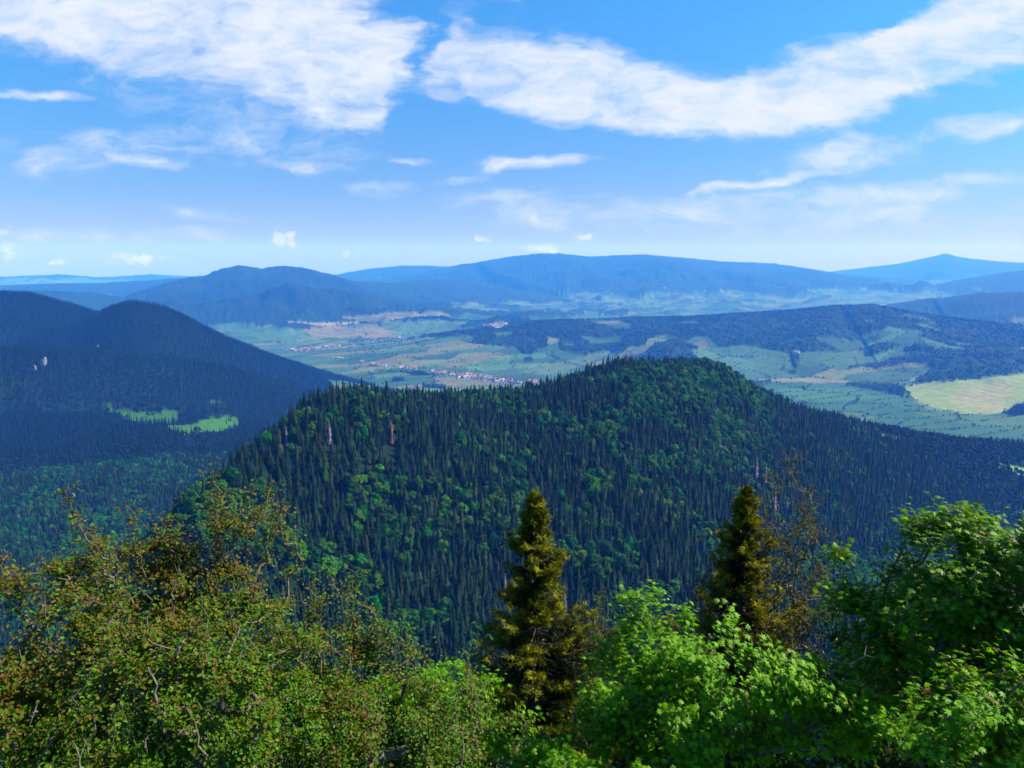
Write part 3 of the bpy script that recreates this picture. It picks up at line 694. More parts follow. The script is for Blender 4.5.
br = (rng.uniform(size=len(fx)) < np.clip(.30 + mixn * 1.1 + .35 * (dd > 4000) - .6 * ((dd > 2950) & (dd < 4300)), 0, .95)) | hfl
scf = rng.uniform(.8, 1.25, len(fx)) * np.where(dd > 4400, 1.15, .95) * np.where(hfl, rng.uniform(.3, .75, len(fx)), 1)
pf = np.stack([fx, fy, fzv], 1); rf = rng.uniform(0, 6.28, len(fx))
scatter('far_spruce_forest', pf[~br], rf[~br], scf[~br], rng.integers(0, 3, (~br).sum()), SPR_L, 'dark distant spruce forest on the left mountain and valley slopes')
print('near trees', len(tx_), 'far', len(fx))

# ------------------------------------------------------------------ villages
def plain(name, c, rough=.8, var=.15):
    m, n, l = mat(name); o = n.new('ShaderNodeOutputMaterial'); p = n.new('ShaderNodeBsdfPrincipled'); p.inputs['Roughness'].default_value = rough
    oi = n.new('ShaderNodeObjectInfo'); h = n.new('ShaderNodeHueSaturation'); h.inputs['Color'].default_value = (*c, 1)
    mv = n.new('ShaderNodeMapRange'); mv.inputs['To Min'].default_value = 1 - var; mv.inputs['To Max'].default_value = 1 + var
    l.new(oi.outputs['Random'], mv.inputs['Value']); l.new(mv.outputs[0], h.inputs['Value']); l.new(h.outputs[0], p.inputs['Base Color']); l.new(p.outputs[0], o.inputs[0]); return m
M_WALL = plain('plaster', (.55, .48, .45), var=.4); M_RED = plain('red_roof_tiles', (.24, .06, .05), var=.5); M_GREY = plain('grey_roof', (.32, .30, .32)); M_WIN = plain('window_glass', (.04, .05, .07), .2)
M_CHIM = plain('brick', (.35, .15, .1))
def house_mesh(w, l, hw, hr, roofm, cross=False):
    V = []; Fq = []; Ft = []; mq = []; mt = []
    def box(x0, x1, y0, y1, z0, z1, mi):
        b = len(V); V.extend([(x, y, z) for z in (z0, z1) for x, y in ((x0, y0), (x1, y0), (x1, y1), (x0, y1))])
        for f in ((0,3,2,1),(4,5,6,7),(0,1,5,4),(1,2,6,5),(2,3,7,6),(3,0,4,7)): Fq.append([b + k for k in f]); mq.append(mi)
    def gable(w, l, z, hr, rot):
        e = .5; b = len(V); P = [(-w/2-e, -l/2-e, z-.2), (w/2+e, -l/2-e, z-.2), (w/2+e, l/2+e, z-.2), (-w/2-e, l/2+e, z-.2), (0, -l/2-e, z+hr), (0, l/2+e, z+hr)]
        if rot: P = [(y, -x, zz) for x, y, zz in P]
        V.extend(P); Fq.extend([[b, b+3, b+5, b+4], [b+1, b+4, b+5, b+2], [b, b+1, b+2, b+3]]); mq.extend([1, 1, 1]); Ft.extend([[b, b+4, b+1], [b+3, b+2, b+5]]); mt.extend([0, 0])
    box(-w/2, w/2, -l/2, l/2, -3, hw, 0); gable(w, l, hw, hr, False)
    if cross: box(w/2 - .05, w/2 + w*.6, -w*.3, w*.3, -3, hw - .4, 0); gable(w*.6, w*1.3, hw-.4, hr*.7, True)
    for sy in (-1, 1):
        for kx in (-.25, .25): box(w*kx-.5, w*kx+.5, sy*l/2-.03, sy*l/2+.04, 1, 2.3, 2)
    for sx in (-1, 1):
        for ky in (-.3, 0, .3): box(sx*w/2-.03, sx*w/2+.04, l*ky-.5, l*ky+.5, 1, 2.3, 2)
    box(w*.15, w*.15+.7, l*.2, l*.2+.7, hw, hw+hr+.6, 3)
    return mesh_from('house', np.array(V, float), [np.array(Fq), np.array(Ft)], [M_WALL, roofm, M_WIN, M_CHIM], midx=mq + mt)
HOU = [house_mesh(9, 13, 5.5, 4.5, M_RED), house_mesh(10, 12, 6, 4, M_RED, True), house_mesh(8, 16, 5, 4.2, M_GREY), house_mesh(13, 24, 5, 3.5, M_GREY), house_mesh(9, 11, 6.5, 5, M_RED)]
VT = []
VIL = [([(287,349),(300,350),(322,348),(345,345),(370,342),(402,337)], 1.8, 95, 'gabled house in the farther valley village beside tan fields', 'houses of the farther valley village'),
       ([(352,361),(370,363),(392,366),(420,369)], .9, 30, 'gabled house in the row linking the two valley villages', 'houses along the valley road'),
       ([(425,371),(450,374),(470,377),(490,379),(512,382),(540,384)], 2.2, 140, 'gabled house in the village just behind the forested ridge', 'houses of the village behind the ridge'),
       ([(470,321),(482,324),(498,328)], 1.4, 24, 'tiny house in the far village beneath the long mountain', 'houses of the far village'),
       ([(790,352),(800,353)], 0.4, 2, 'farm building alone on the meadow of the wooded hill', 'farm buildings on the meadow'),
       ([(330,357),(342,359)], .8, 5, 'pale shed between the two nearer valley villages', 'sheds in the valley')]
for path, spread, cnt, lb, gp in VIL:
    P = np.array(path, float)
    for k in range(cnt):
        t_ = random.random() * (len(P) - 1); i = int(t_); q = P[i] + (P[i + 1] - P[i]) * (t_ - i)
        px = q[0] + random.gauss(0, 2); py = q[1] + random.gauss(0, spread * .55)
        # pixel -> ground on the valley floor
        a, b, c = ray(px, py)
        d = 3000.
        x, y, z = on_ground(px, py, 3600, 11500) if False else (None, None, None)
        tt = (10 - CZ) / c; x, y = a * tt, b * tt
        for _ in range(3):
            z = hz1(x, y); tt = (z - CZ) / c; x, y = a * tt, b * tt
        v_ = random.choice([0, 0, 1, 4, 4, 2, 3] if 'farm' not in lb and 'shed' not in lb else [2, 3])
        for _ in range(2): VT.append((x + random.gauss(0, 34), y + random.gauss(0, 26)))
        o = link('house', HOU[v_], (x, y, z), rotz=random.choice([.4, 1.97]) + random.uniform(-.25, .25)); s = 1.15 * random.uniform(.7, 1.2); o.scale = (s, s, s)
        roof = 'red roofed ' if v_ in (0, 1, 4) else 'grey roofed '
        tag(o, roof + lb, 'house', gp)

VT = np.array(VT); vz, _ = height(VT[:, 0], VT[:, 1]); nv_ = len(VT)
scatter('far_broadleaf_woods', np.concatenate([pf[br], np.column_stack([VT, vz])]), np.concatenate([rf[br], rng.uniform(0, 6, nv_)]), np.concatenate([scf[br], rng.uniform(.3, .6, nv_)]),
        rng.integers(0, 2, br.sum() + nv_), BRO_L, 'distant broadleaf woods and hedgerow trees across the valley')
# ------------------------------------------------------------------ rock faces
def rock_mesh(w, h, d, seed, m):
    """fractured slabs standing side by side, one mesh"""
    g = np.random.default_rng(seed); V = []; T = []; nv = 0
    for k in range(7):
        iv, it = ico(1); hh = h * g.uniform(.35, 1); P = np.sign(iv) * np.abs(iv) ** .55 * (1 + g.uniform(-.28, .28, (len(iv), 1))) * np.array([w * g.uniform(.09, .18), d * .3, hh / 2])
        P = P + np.array([g.uniform(-.42, .42) * w, g.uniform(-.2, .2) * d, hh / 2 - h * .5 + g.uniform(-.1, .25) * h]); V.append(P); T.append(it + nv); nv += len(P)
    return mesh_from('rock', np.concatenate(V), np.concatenate(T), [m])
M_ROCK = bark_mat('limestone', (.08, .08, .08), (.28, .27, .26), .25)
for px, py, d0, w, h, lb in ((42, 369, 2300, 28, 22, 'white limestone cliff face in the dark forest at far left'), (34, 374, 2300, 14, 18, 'small white crag beside the foot of the limestone cliff at left'),
                          (98, 350, 2300, 10, 9, 'small pale rock speck on the left mountain above the cliff')):
    x, y, z = on_ground(px, py, d0, 3600 if d0 > 1000 else 1100)
    me = rock_mesh(w, h, w * .5, int(px), M_ROCK); o = link('rock_outcrop', me, (x, y, z + h * .5 + (9 if d0 > 1000 else 15))); tag(o, lb, 'rock')
    if d0 < 1000: o.scale = (1, 1, 1)

# ------------------------------------------------------------------ foreground trees
def tubes(segs, radii_a, radii_b, sides):
    """segs (n,2,3)"""
    a, b = segs[:, 0], segs[:, 1]; d = b - a; L = np.linalg.norm(d, axis=1)[:, None] + 1e-9; d = d / L
    ref = np.where(np.abs(d[:, 2:3]) > .9, np.array([[1., 0, 0]]), np.array([[0, 0, 1.]]))
    u_ = np.cross(d, ref); u_ /= np.linalg.norm(u_, axis=1)[:, None]; v_ = np.cross(d, u_)
    ang = np.arange(sides) * 2 * np.pi / sides
    ring = u_[:, None] * np.cos(ang)[None, :, None] + v_[:, None] * np.sin(ang)[None, :, None]
    A_ = a[:, None] - d[:, None] * radii_a[:, None, None] * .3 + ring * radii_a[:, None, None]; B_ = b[:, None] + ring * radii_b[:, None, None]
    V = np.concatenate([A_, B_], 1).reshape(-1, 3); base = np.arange(len(segs))[:, None, None] * 2 * sides
    j = np.arange(sides); jn = (j + 1) % sides
    q = np.stack([j, jn, jn + sides, j + sides], 1)[None] + base
    return V, q.reshape(-1, 4)
def grow(base, trunk_top, targets, g, step=.3, r_tip=.006, expo=2.3, upcost=.8):
    """join every twig target to the nearest part of the skeleton; radii by the pipe model"""
    n0 = max(4, int(np.linalg.norm(np.array(trunk_top) - base) / step))
    tt = np.linspace(0, 1, n0)[:, None]; P0 = np.array(base) * (1 - tt) + np.array(trunk_top) * tt
    P0 = P0 + np.cumsum(g.normal(size=P0.shape) * np.array([.05, .05, 0]), 0) * (np.arange(n0)[:, None] > 0)
    cap = n0 + len(targets) * 14; P = np.zeros((cap, 3)); par = np.full(cap, -1); P[:n0] = P0; par[1:n0] = np.arange(n0 - 1); n = n0
    start = 2 if n0 > 6 else 1
    order = np.argsort(np.linalg.norm(targets - P0[-1], axis=1)); tips = []
    for t_ in targets[order]:
        v_ = t_ - P[start:n]; dist = np.linalg.norm(v_, axis=1); cost = dist * (1 + upcost * np.clip(-v_[:, 2] / (dist + 1e-6) + .1, 0, 1))
        k = int(np.argmin(cost)) + start; L = dist[k - start]; m = int(min(12, max(1, round(L / step))))
        prev = k; a = P[k].copy(); perp = g.normal(size=3) * L * .10
        for i in range(1, m + 1):
            s = i / m; q = a + (t_ - a) * s + perp * math.sin(math.pi * s) * .7 + np.array([0, 0, -.08 * L * math.sin(math.pi * s)])
            if n >= cap: break
            P[n] = q; par[n] = prev; prev = n; n += 1
        tips.append(prev)
    P = P[:n]; par = par[:n]; w = np.zeros(n); w[tips] += 1
    for i in range(n - 1, 0, -1): w[par[i]] += max(w[i], .5)
    rad = r_tip * np.maximum(w, .6) ** (1 / expo)
    return P, par, rad, np.array(tips)
def skeleton_mesh(name, P, par, rad, m, sel=None, r_cap=None):
    idx = np.arange(1, len(P)) if sel is None else sel
    segs = np.stack([P[par[idx]], P[idx]], 1); ra = np.minimum(rad[par[idx]], rad[idx] * 1.5); rb = rad[idx]
    if not len(idx): return None
    big = rb > .02; V1, F1 = tubes(segs[big], ra[big], rb[big], 7) if big.any() else (np.zeros((0, 3)), np.zeros((0, 4), int))
    V2, F2 = tubes(segs[~big], ra[~big], rb[~big], 4) if (~big).any() else (np.zeros((0, 3)), np.zeros((0, 4), int))
    return mesh_from(name, np.concatenate([V1, V2]), np.concatenate([F1, F2 + len(V1)]), [m], smooth=True)
def split_wood(rad, par, cut):
    """trunk and limbs against twigs; a twig keeps its whole offspring"""
    n = len(rad); b = rad > cut; b[0] = True
    for i in range(1, n): b[i] = b[i] and b[par[i]]
    if b.sum() < 6: b[:6] = True
    idx = np.arange(1, n); return idx[b[1:]], idx[~b[1:]]
def leaf_shape(kind):
    if kind == 'maple':
        ang = [(-90, .12), (-40, .46), (-18, .34), (2, .86), (22, .46), (48, .94), (68, .50), (90, 1.12)]
        pts = [(math.cos(R(a)) * r_, math.sin(R(a)) * r_) for a, r_ in ang]
        right = pts; left = [(-x, y) for x, y in pts[::-1][1:-1]]
        o = np.array(right + left); V = np.concatenate([[(0, .1)], o]); n = len(o)
        z = -.28 * np.abs(V[:, 0]) ** 1.3 - .10 * V[:, 1] ** 2
        return np.column_stack([V[:, 0] * .62, (V[:, 1]) * .6, z * .6]), np.array([(0, 1 + i, 1 + (i + 1) % n) for i in range(n)])
    V = np.array([(0, -.5, 0), (.36, -.15, .10), (.30, .25, .10), (0, .55, -.06), (-.30, .25, .10), (-.36, -.15, .10)])
    return V, np.array([(0, 1, 2), (0, 2, 3), (0, 3, 4), (0, 4, 5)])
def leaves_mesh(name, pos, nrm, size, col, kind, m, g):
    k = len(pos); sv, sf = leaf_shape(kind)
    nrm = nrm / np.linalg.norm(nrm, axis=1)[:, None]
    r_ = g.normal(size=(k, 3)); t1 = np.cross(nrm, r_); t1 /= np.linalg.norm(t1, axis=1)[:, None]; t2 = np.cross(nrm, t1)
    V = pos[:, None] + (t1[:, None] * sv[None, :, 0, None] + t2[:, None] * sv[None, :, 1, None] + nrm[:, None] * sv[None, :, 2, None]) * size[:, None, None]
    Fc = (sf[None] + np.arange(k)[:, None, None] * len(sv)).reshape(-1, 3)
    C = np.repeat(col[:, None], len(sv), 1)
    return mesh_from(name, V.reshape(-1, 3), Fc, [m], C.reshape(-1, 3))
def lobe_targets(lobes, g, density, cl=.24, per=9):
    """lobes: (px, py, d, rx_px, ry_px, depth_m); each is filled with loose clumps of twig ends, gaps between them"""
    out_ = []
    for px, py, d, rx, ry, dz in lobes:
        c = at(px, py, d); dep = math.hypot(d, CZ - c[2]); a, b, dd_ = rx / F * dep, ry / F * dep, dz
        n = int(density * (a * b * dd_) ** (2 / 3) * 12 / per * 1.15)
        v_ = g.normal(size=(n, 3)); v_ /= np.linalg.norm(v_, axis=1)[:, None]; r_ = g.uniform(.1, 1, n) ** .5 * g.choice([1, 1, 1, 1.18], n)
        q = c + v_ * r_[:, None] * np.array([a, dd_, b])
        keep = fbm(q[:, 0] * 1.6 + 3 * q[:, 1], q[:, 2] * 1.9 - q[:, 1], 2, 12) > -.10; q = q[keep]
        k = g.integers(per - 4, per + 5, len(q)); i = np.repeat(np.arange(len(q)), k); rr_ = (cl * g.uniform(.55, 1.3, len(q)))[i][:, None]
        w = g.normal(size=(len(i), 3)); w /= np.linalg.norm(w, axis=1)[:, None]
        out_.append(q[i] + w * rr_ * g.uniform(.3, 1, (len(i), 1)) * np.array([1, 1, .5]) + (q[i] - c) * 0)
    return np.concatenate(out_), None
M_LEAF = foliage('leaf_green', .0, .0, .38, .5, spec=.2)
M_BARK = bark_mat('grey_bark', (.03, .025, .02), (.13, .11, .085), 14)
M_TWIG = bark_mat('brown_twig', (.07, .045, .03), (.16, .11, .08), 20)
M_PALE = bark_mat('pale_dead_wood', (.07, .06, .045), (.20, .16, .12), 20)
def palette(g, k, cols, wts, jit=.22):
    c = np.array(cols)[g.choice(len(cols), k, p=np.array(wts) / sum(wts))]
    return np.clip(c * g.uniform(1 - jit, 1 + jit, (k, 1)), .003, 1)
def leafy_tree(name, label, cat, lobes, foot, seed, density, per, size, kind, cols, wts, spread=.1, shoots=(), upbias=.8, trunk_frac=.5, group=None, tipcols=None, tipz=None, m_bark=None, r_tip=.004, cut=.022):
    g = np.random.default_rng(seed)
    T, _ = lobe_targets(lobes, g, density, .27 if kind == 'maple' else .19)
    cen = T.mean(0); fx_, fy_ = foot; fz_ = hz1(fx_, fy_) - .3
    shoots = list(shoots)
    if kind == 'oval' and tipcols is not None:
        for _ in range(16):
            q = lobes[g.integers(len(lobes))]; o = g.uniform(-.8, .8)
            shoots.append((q[0] + o * q[3], q[1] - q[4] * math.sqrt(1 - o * o) - g.uniform(6, 34), q[2] + g.uniform(-.4, .3), g.uniform(.45, .9), g.uniform(-.3, .3)))
    for (px, py, d, ln, tilt) in shoots:       # long upright shoots that break the outline
        tip = at(px, py, d); low = tip - np.array([tilt * ln, 0, ln]); s = np.linspace(.0, 1, max(4, int(ln / .12)))[:, None]
        T = np.concatenate([T, low + (tip - low) * s + g.normal(size=(len(s), 3)) * .03])
    top = np.array([cen[0], cen[1], fz_ + (cen[2] - fz_) * (1.0 if trunk_frac is None else trunk_frac) + .2])
    base = np.array([fx_, fy_, fz_])
    P, par, rad, tips = grow(base, top, T, g, r_tip=r_tip)
    root = bpy.data.objects.new(name, None); COL.objects.link(root); root.location = base; root.empty_display_size = .5
    tag(root, label, cat, group)
    big, small = split_wood(rad, par, cut)
    lp = P - base
    link('trunk', skeleton_mesh('trunk', lp, par, rad, m_bark or M_BARK, big), parent=root)
    if len(small): link('twigs', skeleton_mesh('twigs', lp, par, rad, M_TWIG, small), parent=root)
    # leaves sit round the ends of the twigs and along their last part
    tp = P[tips]; pp = P[par[tips]]; n = len(tips) * per
    i = np.repeat(np.arange(len(tips)), per); f = g.uniform(-.2, 1.15, (n, 1)); pos = pp[i] + (tp[i] - pp[i]) * f + g.normal(size=(n, 3)) * spread * np.array([1, 1, .7])
    outw = pos - cen; outw /= np.linalg.norm(outw, axis=1)[:, None]
    nrm = outw * .45 + np.array([.25, -.1, upbias]) + g.normal(size=(n, 3)) * (.38 if kind == 'maple' else .5)
    sz = size * g.uniform(.55, 1.2, n)
    col = palette(g, n, cols, wts)
    if tipcols is not None and kind == 'oval':
        lowm = g.uniform(size=n) > sstep(tipz[0] - .5, tipz[1] - .1, pos[:, 2] + .5 * fbm(pos[:, 0] * .9, pos[:, 2] * .9, 2, seed + 5)) * .9
        col[lowm] = palette(g, int(lowm.sum()), GR, GW)
    if tipcols is not None:   # young coloured leaves at the shoot ends, in drifts
        pr = tipcols[2] * np.clip(.5 + fbm(pos[:, 0] * 1.3 + seed, pos[:, 2] * 1.3 + pos[:, 1], 3, seed) * 1.3, 0, 1) * sstep(tipz[0], tipz[1], pos[:, 2]) * (f[:, 0] > .3)
        mk = g.uniform(size=n) < pr; col[mk] = palette(g, int(mk.sum()), tipcols[0], tipcols[1])
        # the whole upper crown is drier and more olive
    link('crown', leaves_mesh('crown', pos - base, nrm, sz, col, kind, M_LEAF, g), parent=root)
    return root, P, par, rad
GR = [(.080,.20,.006),(.055,.15,.005),(.13,.26,.007),(.17,.22,.008)]; GW = [4, 3, 2, 1]
OLV = [(.16,.14,.012),(.12,.115,.010),(.17,.11,.014),(.18,.085,.018),(.07,.10,.008)]; OW = [3, 3, 2.2, 1.2, 2]
RED = ([(.20,.08,.022),(.18,.11,.02),(.18,.14,.02)], [.8, 2, 4], .5)
zt = lambda py, d: float(at(512, py, d)[2])
# left: small-leaved bushes with olive and reddish shoots
leafy_tree('leafy_bush', 'olive and rust tinged bush at the left edge, leaning in front of the dark valley', 'bush',
  [(20,640,9.5,90,62,.9),(70,610,9.8,70,58,.8),(10,720,8.8,100,60,.9),(60,690,9.0,70,60,.8)], (-5.2,9.0), 101, 46, 15, .048, 'oval', OLV+GR[:2], OW+[3,2], .07,
  shoots=[(-8,560,9.5,.7,.1),(14,566,9.5,.7,-.1),(40,560,9.4,.8,.1),(62,482,9.8,1.5,-.35),(70,505,9.8,1.2,-.45),(95,540,9.8,.8,.2),(84,520,9.9,.9,-.6)], tipcols=RED, tipz=(zt(690,9.5), zt(585,9.5)))
leafy_tree('leafy_bush', 'tall sparse olive bush with a long bare shoot rising before the left forest', 'bush',
  [(215,575,11,70,58,.9),(190,620,11,80,60,.9),(255,560,11.2,45,48,.7),(150,590,10.8,60,60,.8)], (-4.1,11.2), 102, 40, 13, .050, 'oval', OLV+GR[:1], OW+[2], .075,
  shoots=[(214,466,11,1.5,.05),(222,492,11,1.2,.25),(205,500,11,1.0,-.2),(130,505,10.8,1.0,-.1),(135,530,10.8,.8,.2),(176,520,10.9,.8,.1),(250,505,11.2,.8,.1),(272,512,11.2,.8,.2),(281,520,11.2,.7,.3),(160,515,10.9,.8,-.15)], tipcols=RED, tipz=(zt(650,11), zt(560,11)))
leafy_tree('leafy_bush', 'fresh green small leaved bush at the bottom left with a forked grey trunk showing', 'bush',
  [(110,730,8.2,80,62,.8),(170,680,8.6,95,70,.9),(250,700,8.4,90,75,.9),(170,780,7.8,110,60,.8),(240,640,9.2,80,50,.8)], (-3.0,8.6), 103, 44, 16, .046, 'oval', GR+OLV[:2], GW+[1.5,1.5], .07,
  tipcols=RED, tipz=(zt(690,8.5), zt(600,8.5)), shoots=[(120,600,9,.8,.0),(200,600,9,.8,.1),(280,600,9,.7,.1)])
leafy_tree('leafy_bush', 'olive green bush in the middle left below the shaded spruces, pale shoots on top', 'bush',
  [(330,650,10.5,70,48,.8),(370,690,10.2,80,50,.8),(300,690,10,70,60,.8),(420,715,10.2,80,42,.8)], (-1.9,10.4), 104, 42, 15, .046, 'oval', OLV[:3]+GR, [2,2,1]+GW, .07,
  shoots=[(318,598,10.5,.7,.1),(345,582,10.5,.9,-.1),(356,575,10.5,.9,.1),(372,602,10.5,.7,.2),(385,640,10.4,.5,.2),(300,590,10.5,.7,-.1)], tipcols=RED, tipz=(zt(700,10.5), zt(630,10.5)))
leafy_tree('leafy_bush', 'rusty green bush at the bottom edge left of the centre', 'bush',
  [(330,755,8.6,100,48,.8),(420,765,8.6,90,40,.8),(480,745,9,60,35,.7)], (-1.2,8.6), 105, 44, 15, .046, 'oval', OLV[1:4]+GR[:3], [2,1,.6,4,3,2], .07,
  tipcols=RED, tipz=(zt(790,8.6), zt(700,8.6)), shoots=[(360,690,8.8,.6,.1),(450,695,8.8,.6,.1)])
MG = [(.15,.37,.006),(.11,.30,.006),(.21,.44,.008),(.18,.34,.008)]; MW = [4, 3, 2, 1]
TIP = ([(.20,.11,.03),(.22,.17,.03)], [1, 1], .06)
leafy_tree('maple_bush', 'low bright green maple bush at the foot of the large golden conifer', 'bush',
  [(452,706,11,54,26,.7),(505,748,10.5,60,26,.8),(580,760,9.8,70,30,.8),(420,680,11.4,46,22,.6)], (-.3,10.8), 106, 24, 10, .105, 'maple', MG, MW, .09, cut=0, tipcols=TIP, tipz=(zt(760,11), zt(690,11)))
leafy_tree('maple_tree', 'bright green young maple with reddish leaf tips filling the bottom centre right', 'maple',
  [(650,640,10.5,52,46,.8),(700,670,10,80,56,.9),(760,690,9.6,70,50,.9),(640,720,9.4,90,62,.9),(740,740,9,100,50,.9),(628,685,10.6,40,44,.7),(820,715,9.2,60,36,.8),(860,700,9.2,26,14,.4),(690,790,8.6,130,50,.9)],
  (1.9,9.8), 107, 27, 11, .112, 'maple', MG, MW, .09, shoots=[(650,590,10.5,.5,0),(662,594,10.5,.5,.2),(725,604,10,.5,.1),(765,640,9.6,.4,.2),(620,620,10.6,.5,0)], tipcols=TIP, tipz=(zt(800,9.5), zt(700,9.5)))
leafy_tree('maple_tree', 'largest maple, dense dark green crown rising at the right edge', 'maple',
  [(935,550,11.5,46,44,.9),(985,560,11.2,58,46,1.),(1050,560,11.2,60,50,1.),(900,590,11.2,56,44,1.),(865,605,11,34,24,.7),(960,630,10.6,80,52,1.),(1040,650,10.4,80,70,1.),(890,650,10.6,50,36,.9),(985,720,9.8,70,60,.9),(1070,740,9.6,70,60,.9)],
  (6.0,10.6), 108, 27, 11, .118, 'maple', [(.105,.25,.006),(.075,.19,.006),(.15,.33,.008),(.13,.24,.008)], MW, .10, tipcols=([(.26,.14,.05)], [1], .06), tipz=(zt(800,9.5), zt(700,9.5)),
  shoots=[(932,496,11.5,.5,.0),(965,506,11.3,.45,.1),(905,512,11.4,.5,-.1),(1002,512,11.2,.4,.1)])
leafy_tree('maple_bush', 'small maple bush at the bottom right corner with rust brown seed tufts', 'bush',
  [(950,745,8.4,60,34,.7),(1010,700,8.8,44,36,.6),(1000,770,8.2,80,36,.8),(930,690,9,22,14,.4)], (4.6,8.2), 109, 25, 10, .098, 'maple', MG, MW, .09, tipcols=([(.22,.11,.04),(.2,.16,.04)], [1, 1], .2), tipz=(zt(790,8.4), zt(700,8.4)))

DG = [(.030,.085,.008),(.045,.11,.010),(.022,.065,.008)]; DW = [3, 2, 2]  # dark leaves of added backing trees, standing in for shade in the gaps
leafy_tree('leafy_tree', 'added dark backing tree standing in for shade in the gaps under the left bushes', 'tree', [(60,760,15,120,70,1.6),(200,740,15.5,120,80,1.6),(330,760,16,100,60,1.6)], (-4.6,16.2), 121, 28, 18, .085, 'oval', DG, DW, .14, cut=0)
leafy_tree('leafy_tree', 'added dark backing tree standing in for shade behind the low bushes at the bottom centre', 'tree', [(420,745,16,90,50,1.4),(560,740,16,90,60,1.4),(660,750,15.5,100,70,1.5)], (-.6,17.0), 122, 28, 18, .085, 'oval', DG, DW, .14, cut=0)
leafy_tree('leafy_tree', 'added dark backing tree standing in for shade between the two maples', 'tree', [(800,740,14.5,110,70,1.5),(880,690,14.5,70,80,1.3),(975,610,13.6,70,70,1.2),(1000,720,13.4,90,90,1.4)], (5.8,14.2), 123, 28, 18, .085, 'oval', DG, DW, .14, cut=0)

# thin twiggy trees with few rusty leaves
def twiggy(label, tops, foot, d, seed, nside, cols, wts, spread_px, lsize=.045, per=3):
    g = np.random.default_rng(seed); T = []
    fx_, fy_ = foot; fz_ = hz1(fx_, fy_) - .3; base = np.array([fx_, fy_, fz_])
    for px, py, bx, by in tops:
        tip = at(px, py, d); low = at(bx, by, d); L = np.linalg.norm(tip - low)
        for s in np.linspace(0, 1, int(L / .25)):
            c = low + (tip - low) * s + g.normal(size=3) * .05; T.append(c)
            for _ in range(nside):
                a = g.uniform(0, 6.28); r_ = (1 - .75 * s) * spread_px / F * d * g.uniform(.3, 1.0)
                T.append(c + np.array([math.cos(a) * r_, math.sin(a) * r_, r_ * g.uniform(.3, 1.1)]))
    T = np.array(T); top = T[:, :].mean(0); top[2] = fz_ + (top[2] - fz_) * .5
    P, par, rad, tips = grow(base, top, T, g, step=.2, r_tip=.0034, expo=2.7)
    root = bpy.data.objects.new('twiggy_tree', None); COL.objects.link(root); root.location = base; tag(root, label, 'tree')
    lp = P - base; big, small = split_wood(rad, par, 0)
    link('trunk', skeleton_mesh('trunk', lp, par, rad, M_TWIG, big), parent=root)
    per = int(per * 2.2); n = len(tips) * per; i = np.repeat(np.arange(len(tips)), per); tp = P[tips]; pp = P[par[tips]]
    pos = pp[i] + (tp[i] - pp[i]) * g.uniform(-.5, 1.1, (n, 1)) + g.normal(size=(n, 3)) * .07
    link('crown', leaves_mesh('crown', pos - base, g.normal(size=(n, 3)) + [0, 0, .5], lsize * g.uniform(.5, 1.2, n), palette(g, n, cols, wts), 'oval', M_LEAF, g), parent=root)
    return root
RUST = [(.11,.095,.016),(.09,.105,.014),(.13,.08,.02),(.12,.155,.015)]
twiggy('tall thin twiggy tree with sparse rusty leaves right of the smaller golden conifer', [(797,462,805,690),(770,478,800,620),(812,500,808,690),(785,540,790,700),(826,540,812,680),(770,580,775,700),(800,600,800,700)],
       (5.6,14.6), 14.5, 201, 5, RUST, [3, 3, 2, 1.5], 34, .05, 4)
twiggy('low rust brown twiggy shrub left of the smaller golden conifer', [(712,560,722,660),(700,585,712,660),(728,590,728,660),(690,600,700,660)], (4.0,15.2), 15.2, 202, 5, RUST, [4, 2, 3, .5], 26, .045, 4)
twiggy('rusty olive twiggy shrub growing against the right side of the large golden conifer', [(592,640,600,720),(600,600,603,700),(580,660,590,720)], (1.6,13.6), 13.2, 203, 4, RUST, [3, 4, 1, 2], 24, .05, 4)

